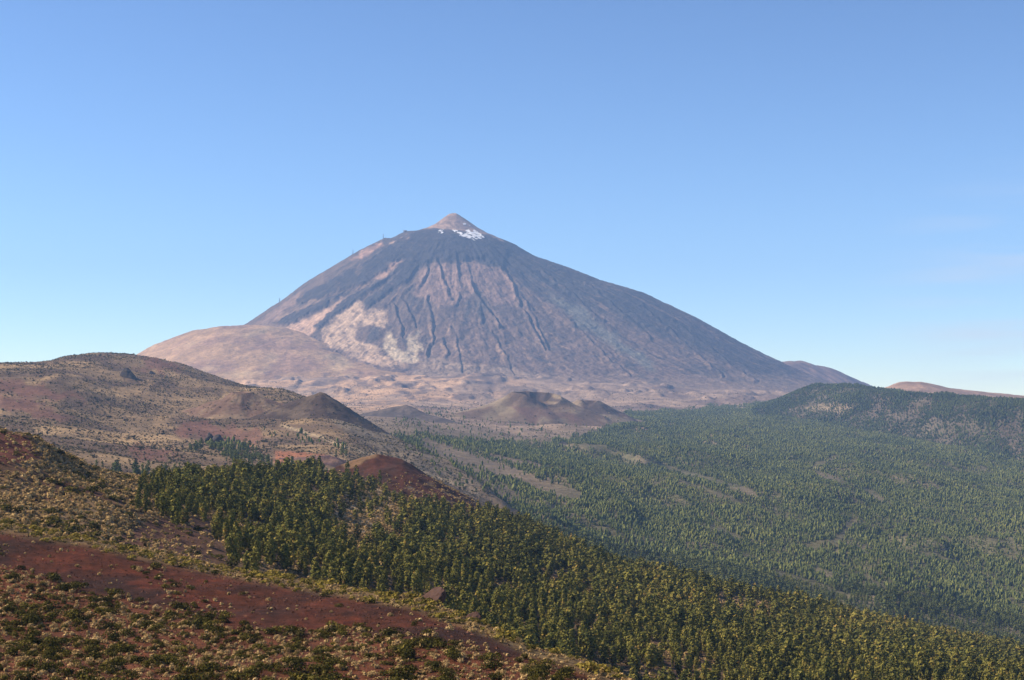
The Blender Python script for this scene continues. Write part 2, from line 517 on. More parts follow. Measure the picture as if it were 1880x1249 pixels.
# --- the volcano
VX, VY = (833 - CX) / F * 13000, 13000.0
def volcano_height(X, Y):
    dx, dy = X - VX, Y - VY
    r = np.hypot(dx, dy) + 1e-6
    k = 13000.0 / F
    lp = np.array([(833, 391), (825, 393), (816, 399), (799, 412), (782, 420), (765, 425), (755, 427), (743, 428), (731, 433), (712, 442.5), (707, 443), (704, 441), (680, 453), (660, 463), (600, 500), (560, 525), (520, 556), (460, 597), (400, 637), (330, 668), (250, 690), (100, 730)], float)
    rp = np.array([(833, 391), (838, 392), (843, 395), (859, 405.5), (876, 417.5), (894.5, 428.5), (918, 439), (945, 450), (985, 474), (1040, 493), (1110, 521), (1183, 543), (1200, 551), (1280, 590), (1350, 630), (1400, 656), (1440, 675), (1480, 693), (1540, 715), (1700, 752)], float)
    fr = np.array([0, 40, 120, 225, 300, 420, 700, 1000, 1500, 2000, 2450, 2800, 3300, 3700, 4200], float)
    fz = np.array([1606, 1590, 1526, 1452, 1432, 1385, 1225, 1045, 755, 505, 330, 240, 160, 80, 0], float)
    zl = np.interp(r, (833 - lp[:, 0]) * k, (760 - lp[:, 1]) * k)
    zr = np.interp(r, (rp[:, 0] - 833) * k, (760 - rp[:, 1]) * k)
    zf = np.interp(r, fr, fz)
    c, s = dx / r, dy / r
    wl = np.where(c < 0, np.abs(c) ** 3, 0); wr = np.where(c > 0, np.abs(c) ** 3, 0)
    wf = np.abs(s) ** 3
    z = (zl * wl + zr * wr + zf * wf) / (wl + wr + wf)
    th = np.arctan2(dx, -dy)          # 0 towards the camera
    # gullies and lava levees that run down the slope
    fade = smooth01(250, 900, r) * (1 - smooth01(2600, 3300, r))
    w1 = th * 8 + 0.35 * fbm(X / 700, Y / 700, 3, 90)
    g1 = ridged(w1, r / 1500.0, 3, 91)
    g2 = ridged(th * 22 + 0.5 * fbm(X / 400, Y / 400, 3, 92), r / 1300.0, 3, 93)
    side = 0.35 + 0.65 * smooth01(-0.9, -0.2, th)
    z = z + fade * side * (12 * (g1 - 0.35) + 6 * (g2 - 0.35)) * (0.5 + 0.9 * smooth01(-0.3, 0.4, fbm(X / 450, Y / 450, 3, 97))) * (0.25 + 0.75 * wf)
    z = z + fade * 13 * fbm(X / 140, Y / 140, 6, 94, 0.58) * (0.35 + 0.65 * wf)
    z = z + 5 * fbm(X / 60, Y / 60, 4, 95) * smooth01(150, 320, r)
    return z
nx = 1150
pxs = np.linspace(150, 1640, nx)
Ys = np.concatenate([np.linspace(9300, 10200, 60), np.linspace(10210, 13050, 430), np.linspace(13080, 15500, 50)])
Xg = (pxs[None, :] - CX) / F * Ys[:, None]
Yg = np.broadcast_to(Ys[:, None], Xg.shape)
TV = Terrain(np.stack([Xg, Yg, volcano_height(Xg, Yg)], -1))

LAVA = [  # dark lava tongues on the left flank, traced
    [(499, 597), (523, 599), (542, 591), (570, 577), (594, 565), (619, 549), (641, 534), (625, 540), (601, 549), (573, 562), (542, 574), (514, 588)],
    [(573, 605), (588, 604), (595, 594), (613, 580), (638, 565), (662, 549), (681, 534), (700, 522), (718, 506), (706, 512), (675, 528), (644, 543), (625, 556), (610, 571), (591, 588)],
    [(669, 568), (681, 563), (703, 546), (727, 528), (752, 515), (768, 491), (786, 478), (749, 484), (730, 503), (706, 528), (687, 540), (666, 555)],
    [(542, 552), (570, 534), (613, 512), (656, 491), (703, 460), (737, 438), (764, 426), (805, 423), (836, 432), (879, 444), (934, 460), (922, 497), (888, 475), (836, 481), (786, 481), (768, 491), (718, 503), (737, 475), (718, 488), (687, 512), (662, 525), (638, 531), (613, 540), (588, 549), (570, 552), (545, 559)],
]
# levees and the gullies beside them on the front, traced: the levee stands up on the left, the gully lies to its right
GULLY = [([(868, 520), (880, 545), (900, 572), (920, 600)], 1.3), ([(884, 560), (887, 592)], 0.8), ([(725, 560), (735, 590), (741, 618)], 1.1), ([(740, 545), (753, 570), (766, 600)], 0.7), ([(787, 545), (794, 580), (798, 625), (785, 655)], 0.9),
         ([(787, 485), (784, 505), (772, 525)], 0.7), ([(806, 480), (815, 510), (830, 550)], 0.9), ([(845, 540), (838, 560)], 0.6), ([(770, 520), (740, 540), (715, 560)], 0.6), ([(925, 495), (945, 520), (952, 550), (975, 590), (1000, 640)], 1.2),
         ([(968, 555), (985, 590), (1010, 640)], 0.6), ([(1000, 500), (1060, 545), (1110, 590)], 0.9), ([(1080, 520), (1130, 560), (1200, 620)], 0.8), ([(1050, 590), (1110, 650), (1160, 690)], 0.6), ([(905, 610), (930, 650), (945, 690)], 0.5), ([(830, 600), (845, 650), (850, 690)], 0.5),
         ([(1180, 560), (1250, 620), (1330, 690)], 0.7), ([(1240, 590), (1320, 650), (1390, 700)], 0.7), ([(800, 630), (812, 622), (825, 650)], 0.7)]
P = TV.P
lava = np.zeros(TV.px.shape)
for i, pl in enumerate(LAVA):
    lava = np.maximum(lava, softpoly(TV.px, TV.py, pl, 3.0, 5.0, 100 + i, 14.0, 8))
P[..., 2] += 14 * lava * (P[..., 1] < VY)
wx = TV.px + 5 * fbm(TV.px / 18, TV.py / 18, 3, 120); wy = TV.py + 3 * fbm(TV.px / 18 + 30, TV.py / 18, 3, 121)
gully = np.zeros(TV.px.shape)
front_face = (P[..., 1] < VY - 300)
for ln, k in GULLY:
    P[..., 2] += front_face * k * (11 * smooth01(0, 1, strip(wx + 4, wy, ln, 6.0)) - 9 * smooth01(0, 1, strip(wx - 1.5, wy, ln, 4.0)))
    gully = np.maximum(gully, 0.4 * k * strip(wx - 1.0, wy, ln, 3.4))
gully = np.clip(gully, 0, 1) * front_face
TV.set(P)

# --- pale pumice dome at the volcano's left foot
TM = loft([
    ([120, 245, 280, 360, 460, 560, 650, 760, 860], [760, 735, 726, 718, 712, 710, 710, 714, 722], 9700, 'p'),
    ([120, 245, 280, 320, 400, 460, 530, 600, 700, 800, 860], [715, 690, 676, 664, 650, 648, 650, 655, 672, 694, 708], 10600, 'p'),
    ([120, 200, 245, 262, 280, 320, 360, 400, 430, 455, 500, 560, 620, 700, 800, 860], [715, 680, 657, 648, 638, 621, 606, 598.5, 597.5, 596.5, 600, 612, 632, 664, 698, 716], 11600, 'p'),
    (500, -60, 'r'), (1200, -400, 'r')], 120, 860, 420, [70, 150, 16, 10], blur=4)
bumpy(TM, 420, 20, 5, 111); bumpy(TM, 110, 4.5, 5, 112)

# --- cinder cones on the plain and the hills
def ground_at(T, px0, px1, X, Y):
    i = np.clip((CX + F * X / Y - px0) / (px1 - px0) * (T.P.shape[1] - 1), 0, T.P.shape[1] - 1.001)
    out = np.zeros(X.shape)
    i0 = np.floor(i).astype(int)
    for c in np.unique(i0):
        m = i0 == c
        f = (i[m] - c)
        a = np.interp(Y[m], T.P[:, c, 1], T.P[:, c, 2]); b = np.interp(Y[m], T.P[:, c + 1, 1], T.P[:, c + 1, 2])
        out[m] = a * (1 - f) + b * f
    return out

def cone_mesh(ground, px, py, Y, R, crater=0.0, cdepth=0.0, elong=(1.0, 1.0), rot=0.0, power=1.25, seed=0, breach=None, n=(90, 150), amp=2.0):
    x0, z0 = (px - CX) / F * Y, (HY - py) / F * Y
    rr = np.linspace(0.0, 1.0, n[0]) ** 0.9
    th = np.linspace(0, 2 * math.pi, n[1])
    Rr, Th = np.meshgrid(rr, th, indexing='ij')
    wob = 1 + 0.16 * fbm(np.cos(Th) * 1.3 + 5, np.sin(Th) * 1.3, 3, seed)
    lx, ly = Rr * np.cos(Th) * R * elong[0] * wob, Rr * np.sin(Th) * R * elong[1] * wob
    X = x0 + lx * math.cos(rot) - ly * math.sin(rot)
    Yy = Y + lx * math.sin(rot) + ly * math.cos(rot)
    G = ground_at(*ground, X, Yy)
    h = z0 - float(G[0, 0])
    c = crater / R
    t = np.clip((Rr - c) / (1 - c), 0, 1)
    H = h * (1 - t) ** power
    if crater:
        q = np.clip(Rr / c, 0, 1)
        H = np.where(Rr < c, h - cdepth * (1 - q ** 2), H)
        if breach is not None:
            H -= breach[1] * np.exp(-((np.arctan2(np.sin(Th - breach[0]), np.cos(Th - breach[0]))) / breach[2]) ** 2) * np.exp(-((Rr - c) / (0.8 * c)) ** 2)
    H += amp * fbm(X / (R * 0.35), Yy / (R * 0.35), 4, seed + 3) * smooth01(0, 0.25, Rr + (0.25 if not crater else 0)) * (1 - smooth01(0.6, 1.0, Rr))
    Z = G + H - 3.0 * smooth01(0.88, 1.0, Rr)
    return Terrain(np.stack([X, Yy, Z], -1))

GD, GE = (TD, -420, 950), (TE, -420, 2300)
T_dark_cone = cone_mesh(GD, 587, 720, 2950, 125, elong=(1.2, 0.9), rot=-0.25, power=1.7, seed=121, amp=2.5)
T_small_cone = cone_mesh(GD, 443, 721, 3020, 95, crater=14, cdepth=4, elong=(1.25, 0.9), power=1.5, seed=122, amp=2.0)
T_mid_cone = cone_mesh(GE, 985, 720, 5850, 360, crater=84, cdepth=46, elong=(1.0, 0.95), power=1.7, seed=123, breach=(-0.95, 40, 0.85), n=(120, 220), amp=5.0)
T_mid_cone_small = cone_mesh(GE, 1081, 735, 6000, 230, crater=34, cdepth=14, elong=(1.1, 0.8), power=1.6, seed=124, breach=(-1.7, 14, 0.6), amp=4.0)
T_low_ridge = cone_mesh(GE, 745, 742, 5200, 170, elong=(1.5, 0.5), rot=-0.45, power=1.8, seed=125, amp=3.0)
T_orange_mound = cone_mesh(GD, 606, 836, 2050, 60, elong=(1.2, 0.8), power=1.4, seed=126, amp=2.0)

#@@COLOURS

# A: red cinder, darker and browner patches, paler soil under the shrubs
px, py, X, Y = TA.px, TA.py, TA.P[..., 0], TA.P[..., 1]
cA = flat(px.shape, (0.058, 0.0175, 0.0080))
cA = lerp(cA, (0.030, 0.0130, 0.0090), smooth01(-0.25, 0.35, fbm(X / 24, Y / 34, 4, 201)))
cA = lerp(cA, (0.085, 0.022, 0.0105), 0.7 * smooth01(0.1, 0.5, fbm(X / 12, Y / 20, 4, 202)))
crest = np.interp(px, A_crest_px, A_crest_py)
cA = lerp(cA, (0.15, 0.11, 0.055), 0.75 * smooth01(26, 6, py - crest))
soil_line = np.interp(px, [-300, 0, 120, 250, 330, 420, 540, 640, 700, 820, 930, 1130, 2300], [1030, 1040, 1066, 1104, 1112, 1150, 1162, 1152, 1165, 1178, 1200, 1252, 1800])
cA = lerp(cA, (0.12, 0.045, 0.022), 0.6 * smooth01(-6, 20, py - soil_line))
cA *= (1 + 0.6 * fbm(X / 2.2 + Y / 9, Y / 6.0, 5, 205, 0.6))[..., None]
M_A = ground_mat('red_cinder', [0.5, 2.6, 7.0], 0.34, 0.9, 3.5, 0.35)
TA.build('foreground_slope', M_A, cA, 'dark red cinder slope with scattered shrubs in the near corner')

# B
px, py, X, Y = TB.px, TB.py, TB.P[..., 0], TB.P[..., 1]
cB = flat(px.shape, (0.20, 0.13, 0.066))
cB = lerp(cB, (0.085, 0.042, 0.026), smooth01(-0.2, 0.35, fbm(X / 40, Y / 60, 4, 211)))
BARE = [(215, 1000), (250, 960), (300, 948), (390, 944), (402, 985), (425, 1030), (450, 1056), (380, 1040), (300, 1010)]
bare = softpoly(px, py, BARE, 6, 10, 212)
cB = lerp(cB, (0.085, 0.042, 0.027), bare)
cB = lerp(cB, (0.10, 0.036, 0.026), softpoly(px, py, [(-300, 760), (0, 790), (60, 802), (75, 840), (30, 850), (-300, 850)], 6, 10, 213))
cB = lerp(cB, (0.34, 0.25, 0.15), 0.85 * softpoly(px, py, [(610, 900), (700, 898), (745, 935), (725, 965), (650, 990), (610, 960)], 6, 10, 214))
cB = lerp(cB, (0.19, 0.15, 0.10), 0.8 * softpoly(px, py, [(1300, 1085), (1400, 1095), (1410, 1130), (1320, 1120)], 6, 6, 215))
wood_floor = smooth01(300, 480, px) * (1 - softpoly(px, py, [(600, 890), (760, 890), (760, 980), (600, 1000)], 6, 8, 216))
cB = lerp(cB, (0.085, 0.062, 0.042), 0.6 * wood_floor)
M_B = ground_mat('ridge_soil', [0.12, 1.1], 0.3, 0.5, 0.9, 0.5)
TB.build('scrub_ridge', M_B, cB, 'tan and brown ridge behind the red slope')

# C
px, py, X, Y = TC.px, TC.py, TC.P[..., 0], TC.P[..., 1]
cC = flat(px.shape, (0.056, 0.021, 0.013))
cC = lerp(cC, (0.036, 0.017, 0.012), smooth01(-0.2, 0.4, fbm(X / 22, Y / 60, 4, 221)))
cC = lerp(cC, (0.15, 0.095, 0.05), 0.7 * softpoly(px, py, [(622, 850), (650, 838), (690, 830), (695, 838), (665, 850), (640, 862)], 4, 6, 222))
cC = lerp(cC, (0.19, 0.14, 0.09), 0.6 * smooth01(0.2, 0.5, fbm(X / 14, Y / 14, 4, 223)) * smooth01(872, 895, py))
M_C = ground_mat('cone_cinder', [0.15, 1.2], 0.3, 0.5, 0.8, 0.6)
TC.build('red_cinder_cone', M_C, cC, 'dark red cinder mound rising behind the pine wood')

# D
px, py, X, Y = TD.px, TD.py, TD.P[..., 0], TD.P[..., 1]
cD = flat(px.shape, (0.18, 0.125, 0.072))
cD = lerp(cD, (0.095, 0.065, 0.045), smooth01(-0.25, 0.3, fbm(X / 160 + Y / 600, Y / 300, 5, 231)))
cD = lerp(cD, (0.30, 0.205, 0.11), 0.85 * smooth01(0.12, 0.5, fbm(X / 120, Y / 420, 5, 232)) * smooth01(900, 780, py))
for pl in ([(-20, 695), (40, 700), (130, 724), (150, 738), (60, 730), (-20, 712)], [(-20, 720), (60, 730), (140, 775), (90, 775), (-20, 745)],
           [(210, 815), (300, 822), (340, 840), (260, 845)], [(340, 770), (480, 790), (500, 808), (400, 812), (320, 795)], [(260, 655), (330, 670), (320, 690), (260, 680)]):
    cD = lerp(cD, (0.125, 0.060, 0.046), 0.75 * softpoly(px, py, pl, 8, 22, 233, 30))
cD = lerp(cD, (0.155, 0.130, 0.098), 0.7 * softpoly(px, py, [(640, 745), (880, 885), (900, 925), (780, 870), (700, 830), (600, 770)], 8, 15, 234))
cD = lerp(cD, (0.36, 0.28, 0.18), 0.75 * strip(px + 5 * fbm(px / 14, py / 14, 3, 235), py, [(520, 782), (590, 803), (640, 823), (720, 845), (800, 875), (850, 893)], 5.0))
for pl, c in (([(505, 828), (560, 830), (600, 836), (590, 850), (540, 862), (505, 850)], (0.24, 0.105, 0.058)), ([(448, 815), (462, 817), (466, 826), (452, 824)], (0.30, 0.14, 0.075))):
    cD = lerp(cD, c, softpoly(px, py, pl, 3, 4, 236, 12))
M_D = ground_mat('scrub_hill_soil', [0.012, 0.05, 0.25], 0.3, 0.6, 0.08, 5.0)
TD.build('scrub_hills', M_D, cD, 'broad brown and tan hills dotted with scrub')

# E
px, py, X, Y = TE.px, TE.py, TE.P[..., 0], TE.P[..., 1]
cE = flat(px.shape, (0.25, 0.18, 0.13))
cE = lerp(cE, (0.125, 0.090, 0.072), smooth01(-0.2, 0.3, fbm(X / 420, Y / 900, 6, 241, 0.65)))
cE = lerp(cE, (0.41, 0.265, 0.16), 0.9 * smooth01(0.0, 0.35, fbm(X / 260, Y / 620, 6, 242, 0.65) + 0.25 * smooth01(900, 600, px)) * smooth01(1150, 700, px) * smooth01(770, 740, py))
cE = lerp(cE, (0.125, 0.098, 0.068), smooth01(5800, 4200, Y))
cE = lerp(cE, (0.088, 0.082, 0.046), smooth01(5600, 4200, Y) * smooth01(960, 1120, px))
cE = lerp(cE, (0.15, 0.115, 0.082), 0.5 * smooth01(0.15, 0.5, fbm(X / 90, Y / 260, 4, 243)) * smooth01(5800, 4200, Y))
cE = lerp(cE, (0.13, 0.10, 0.085), 0.55 * (smooth01(0.26, 0.36, fbm(X / 200 + 40, Y / 420, 4, 54)) - smooth01(0.40, 0.5, fbm(X / 200 + 40, Y / 420, 4, 54))) * smooth01(8200, 9000, Y))
M_E = ground_mat('plain_soil', [0.006, 0.03, 0.12], 0.3, 0.6, 0.03, 12.0)
TE.build('valley_floor', M_E, cE, 'wide plain between the hills and the volcano')

# F, G, H
px, py, X, Y = TF.px, TF.py, TF.P[..., 0], TF.P[..., 1]
cF = flat(px.shape, (0.080, 0.068, 0.046))
cF = lerp(cF, (0.075, 0.060, 0.043), smooth01(-0.2, 0.3, fbm(X / 120, Y / 260, 5, 251)))
cF = lerp(cF, (0.20, 0.155, 0.10), 0.6 * softpoly(px, py, [(1470, 745), (1530, 738), (1570, 748), (1550, 762), (1490, 756)], 4, 10, 252))
TF.build('forested_spur', M_E, cF, 'wooded spur on the right above the plain')
cG = flat(TG.px.shape, (0.27, 0.175, 0.115))
cG = lerp(cG, (0.19, 0.125, 0.085), smooth01(-0.2, 0.3, fbm(TG.P[..., 0] / 200, TG.P[..., 1] / 300, 4, 253)))
TG.build('tan_hill', M_E, cG, 'bare tan hill with a flat top on the right skyline')
cH = flat(TH.px.shape, (0.16, 0.105, 0.080))
cH = lerp(cH, (0.09, 0.062, 0.055), smooth01(-0.1, 0.4, fbm(TH.P[..., 0] / 120, TH.P[..., 1] / 700, 4, 254)))
TH.build('brown_ridge', M_E, cH, 'gullied brown ridge at the right foot of the volcano')

# volcano
px, py, X, Y = TV.px, TV.py, TV.P[..., 0], TV.P[..., 1]
dx, dy = X - VX, Y - VY
r, th = np.hypot(dx, dy), np.arctan2(dx, -dy)
cV = flat(px.shape, (0.128, 0.088, 0.068))
upper = smooth01(2100, 700, r + 500 * fbm(X / 500, Y / 900, 4, 259))
cV = lerp(cV, (0.050, 0.044, 0.042), 0.8 * upper)
mott = smooth01(-0.35, 0.35, fbm(X / 380, Y / 700, 4, 258))
st = fbm(th * 26 + 1.2 * fbm(X / 300, Y / 300, 3, 261), r / 800, 5, 262, 0.6)
cV = lerp(cV, (0.048, 0.043, 0.042), (0.35 + 0.55 * mott) * smooth01(-0.1, 0.45, st))
st2 = fbm(th * 60 + fbm(X / 200, Y / 200, 3, 263), r / 700, 4, 264, 0.6)
cV = lerp(cV, (0.23, 0.152, 0.10), (0.75 - 0.6 * mott) * smooth01(0.12, 0.45, st2) * smooth01(600, 1000, r))
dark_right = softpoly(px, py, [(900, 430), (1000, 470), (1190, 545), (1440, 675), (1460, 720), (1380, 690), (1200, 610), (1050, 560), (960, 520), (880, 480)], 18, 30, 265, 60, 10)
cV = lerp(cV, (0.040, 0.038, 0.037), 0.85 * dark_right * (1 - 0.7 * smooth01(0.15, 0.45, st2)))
grey_fan = softpoly(px, py, [(1000, 540), (1060, 560), (1120, 610), (1200, 670), (1210, 690), (1130, 640), (1050, 590)], 8, 14, 266, 40, 8)
cV = lerp(cV, (0.125, 0.125, 0.105), 0.8 * grey_fan)
summit = softpoly(px, py, [(833, 380), (776, 421), (800, 419), (860, 425), (900, 432), (930, 447), (870, 400)], 2, 2, 267, 12, 8)
cV = lerp(cV, (0.27, 0.185, 0.135), summit * (1 - 0.5 * smooth01(0.0, 0.4, fbm(X / 60, Y / 60, 4, 268))))
LIGHT = [  # pale pumice between the flows
    ([(533, 599), (594, 571), (625, 549), (640, 540), (613, 568), (594, 589), (573, 605), (560, 640), (480, 615)], (0.42, 0.275, 0.19)),
    ([(590, 604), (619, 580), (638, 568), (662, 549), (667, 562), (670, 569), (696, 565), (712, 577), (706, 602), (700, 600), (680, 595), (660, 600), (650, 615), (656, 625), (700, 640), (690, 650), (600, 640)], (0.42, 0.30, 0.205)),
    ([(684, 515), (703, 497), (737, 474), (743, 475), (718, 500), (696, 512)], (0.36, 0.225, 0.16)),
    ([(710, 453), (730, 441), (752, 430), (757, 431), (752, 437), (725, 448)], (0.50, 0.34, 0.245)),
    ([(640, 478), (680, 453), (704, 441), (700, 452), (660, 475)], (0.32, 0.195, 0.145)),
    ([(505, 588), (545, 570), (590, 545), (580, 553), (530, 580)], (0.33, 0.22, 0.15)), ([(470, 596), (520, 557), (560, 530), (545, 555), (500, 588)], (0.20, 0.135, 0.105)),
    ([(709, 608), (718, 611), (727, 633), (737, 648), (749, 645), (752, 617), (768, 608), (771, 630), (769, 664), (737, 668), (718, 661), (706, 639)], (0.43, 0.345, 0.235)),
    ([(655, 640), (700, 650), (760, 675), (700, 672), (640, 655)], (0.40, 0.28, 0.19)),
    ([(780, 655), (900, 672), (1000, 688), (1100, 705), (900, 700), (760, 690)], (0.22, 0.16, 0.115)),
    ([(770, 500), (800, 482), (870, 480), (925, 497), (945, 520), (945, 560), (900, 560), (880, 530), (840, 560), (800, 560), (760, 540)], (0.205, 0.135, 0.105)),
]
for i, (pl, c) in enumerate(LIGHT):
    cV = lerp(cV, c, 0.88 * softpoly(px, py, pl, 4.5, 9, 270 + i, 14, 8) * (1 - (0.5 if i in (1, 7, 8) else 0.35) * smooth01(-0.05, 0.3, fbm(X / 70 + Y / 160, Y / 200, 5, 280))))
cV = lerp(cV, (0.060, 0.050, 0.048), 0.8 * gully)  # shaded side of the levees painted dark into the rock
cV = lerp(cV, (0.036, 0.033, 0.034), 0.92 * lava * (1 - 0.5 * smooth01(0.2, 0.5, fbm(X / 70, Y / 70, 4, 281))))
cV *= (1 + 0.38 * fbm(th * 110 + fbm(X / 120, Y / 120, 3, 284), r / 260, 4, 283))[..., None]
cV *= (1 + 0.22 * fbm(X / 28, Y / 40, 3, 285))[..., None]
foot = smooth01(680, 712, py + 10 * fbm(px / 40, py / 20, 4, 282))
cV = lerp(cV, (0.19, 0.14, 0.105), 0.6 * foot)
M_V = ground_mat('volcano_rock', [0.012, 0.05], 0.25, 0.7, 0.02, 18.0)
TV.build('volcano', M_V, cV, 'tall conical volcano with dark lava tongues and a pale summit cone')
SNOW = [[(800, 418), (812, 422), (815, 428), (806, 429)], [(830, 422), (845, 424), (850, 429), (868, 431), (880, 438), (862, 440), (840, 432)], [(853, 424), (872, 423), (886, 430), (890, 437), (872, 441), (856, 434)],
        [(838, 404), (848, 407), (868, 416), (862, 417), (846, 411)]]
sm = np.zeros(px.shape)
for i, pl in enumerate(SNOW):
    w = 0.45 if i in (0, 3) else 1.0
    sm = np.maximum(sm, softpoly(px, py, pl, 1.6, 6.0, 300 + i, 9, 8) - 0.85 * smooth01(0.0, 0.25, fbm(X / 22 + Y / 60, Y / 30, 4, 311)) - (1 - w) * (0.9 * (fbm(X / 25, Y / 60, 3, 310) < 0.1)))
sel = ((sm[:-1, :-1] + sm[1:, 1:] + sm[:-1, 1:] + sm[1:, :-1]) / 4 > 0.5) & (Y[:-1, :-1] < VY)
fs = TV.faces().reshape(sel.shape + (4,))[sel]
vi, inv = np.unique(fs, return_inverse=True)
M_snow = plain_mat('snow', (0.66, 0.68, 0.72), 0.7, 0.05, 0.08)
tag(link('snow', np_mesh('snow', TV.P.reshape(-1, 3)[vi] + np.array([0, -1.0, 2.5]), inv.reshape(-1, 4), M_snow, True)), 'white snow patches just below the summit cone', kind='stuff')

# pumice dome
px, py, X, Y = TM.px, TM.py, TM.P[..., 0], TM.P[..., 1]
cM = flat(px.shape, (0.305, 0.195, 0.110))
cM = lerp(cM, (0.235, 0.145, 0.095), smooth01(-0.15, 0.4, fbm(X / 260, Y / 500, 5, 291)))
cM = lerp(cM, (0.38, 0.27, 0.155), 0.85 * smooth01(0.1, 0.5, fbm(X / 320 + 9, Y / 700, 5, 292)))
cM = lerp(cM, (0.12, 0.09, 0.085), 0.7 * smooth01(0.36, 0.6, fbm(X / 110, Y / 200, 4, 293)) * smooth01(650, 680, py))
TM.build('pumice_dome', M_E, cM, 'smooth pinkish pumice shoulder at the left foot of the volcano')

# cones
def cone_colour(T, a, b, seed, s):
    c = flat(T.px.shape, a)
    return lerp(c, b, smooth01(-0.2, 0.35, fbm(T.P[..., 0] / s, T.P[..., 1] / s, 4, seed)))
M_K = ground_mat('cinder', [0.03, 0.15], 0.25, 0.5, 0.1, 4.0)
T_dark_cone.build('dark_cinder_cone', M_K, cone_colour(T_dark_cone, (0.046, 0.032, 0.027), (0.085, 0.062, 0.045), 321, 40), 'dark brown pointed cinder cone on the scrub hill')
T_small_cone.build('low_cinder_cone', M_K, cone_colour(T_small_cone, (0.12, 0.075, 0.055), (0.17, 0.12, 0.08), 322, 40), 'low brown cinder cone left of the dark pointed one')
cc = cone_colour(T_mid_cone, (0.100, 0.068, 0.048), (0.165, 0.128, 0.085), 323, 160)
cc = lerp(cc, (0.050, 0.036, 0.032), 0.9 * softpoly(T_mid_cone.px, T_mid_cone.py, [(955, 731), (985, 718), (1012, 724), (1030, 738), (1000, 736), (985, 742), (968, 738)], 3, 5, 328, 14))  # dark rim cinder, with the crater wall's shade painted in
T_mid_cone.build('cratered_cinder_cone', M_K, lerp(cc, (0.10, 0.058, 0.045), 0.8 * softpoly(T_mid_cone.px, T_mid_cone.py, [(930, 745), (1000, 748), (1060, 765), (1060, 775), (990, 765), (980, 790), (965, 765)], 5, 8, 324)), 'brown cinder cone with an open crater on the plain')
T_mid_cone_small.build('twin_cinder_cone', M_K, lerp(cone_colour(T_mid_cone_small, (0.11, 0.075, 0.055), (0.19, 0.145, 0.10), 325, 90), (0.055, 0.038, 0.033), 0.85 * softpoly(T_mid_cone_small.px, T_mid_cone_small.py, [(1066, 744), (1080, 734), (1112, 744), (1135, 760), (1100, 764), (1076, 760)], 4, 6, 329, 14)), 'smaller brown cone joined to the cratered one')
T_low_ridge.build('lava_mound', M_K, cone_colour(T_low_ridge, (0.06, 0.05, 0.048), (0.10, 0.08, 0.07), 326, 60), 'low dark lava mound on the plain')
T_orange_mound.build('purple_mound', M_K, cone_colour(T_orange_mound, (0.10, 0.06, 0.055), (0.14, 0.085, 0.065), 327, 20), 'small purple brown mound beside the orange scar')

#@@PLANTS
def tri_cloud(cent, nrm, size, rs, aspect=1.5):
    """one leaf-clump triangle per centre, lying roughly across its normal."""
    n = len(cent)
    nrm = nrm / (np.linalg.norm(nrm, axis=1, keepdims=True) + 1e-9)
    t = rs.normal(size=(n, 3)); t -= (t * nrm).sum(1, keepdims=True) * nrm
    t /= np.linalg.norm(t, axis=1, keepdims=True) + 1e-9
    b = np.cross(nrm, t)
    s = np.asarray(size).reshape(-1, 1) * np.ones((n, 1))
    v = np.stack([cent + t * s * 0.62 * aspect, cent - t * s * 0.31 + b * s * 0.5, cent - t * s * 0.31 - b * s * 0.5], 1)
    return v.reshape(-1, 3)

def pine_proto(n, seed, H=1.0, wid=0.2, clumps=22, size=0.075, base=0.1):
    """crown of a Canary pine of height 1: a ragged column of needle clumps round the trunk."""
    rs = np.random.default_rng(seed)
    hs = np.linspace(base + 0.05, 0.97, clumps) + rs.normal(0, 0.02, clumps)
    prof = np.sin(np.clip((1.03 - hs) / (1.03 - base), 0, 1) ** 0.75 * math.pi * 0.93) ** 0.75
    prof = np.where(hs > 0.6, np.clip((1.06 - hs) / 0.46, 0, 1) ** 0.7, prof * 0.4 + 0.6 * np.clip(0.62 + 0.5 * hs, 0, 1))
    az = np.arange(clumps) * 2.39996 + rs.normal(0, 0.5, clumps)
    rad = wid * prof * rs.uniform(0.35, 0.85, clumps)
    cc = np.stack([rad * np.cos(az), rad * np.sin(az), hs], 1)
    cr = wid * (0.30 + 0.45 * prof) * rs.uniform(0.75, 1.25, clumps)
    k = rs.choice(clumps, n, p=cr ** 2 / (cr ** 2).sum())
    d = rs.normal(size=(n, 3)); d /= np.linalg.norm(d, axis=1, keepdims=True)
    rr = rs.uniform(0.55, 1.08, n)[:, None]
    p = cc[k] + d * cr[k][:, None] * rr * np.array([1, 1, 1.15])
    nr = d + 0.25 * rs.normal(size=(n, 3)) + np.array([0, 0, 0.25])
    v = tri_cloud(p, nr, size * rs.uniform(0.7, 1.3, n), rs)
    tone = np.clip(0.5 + rs.normal(0, 0.14, n) + rs.normal(0, 0.10, clumps)[k], 0, 1)
    return v, tone

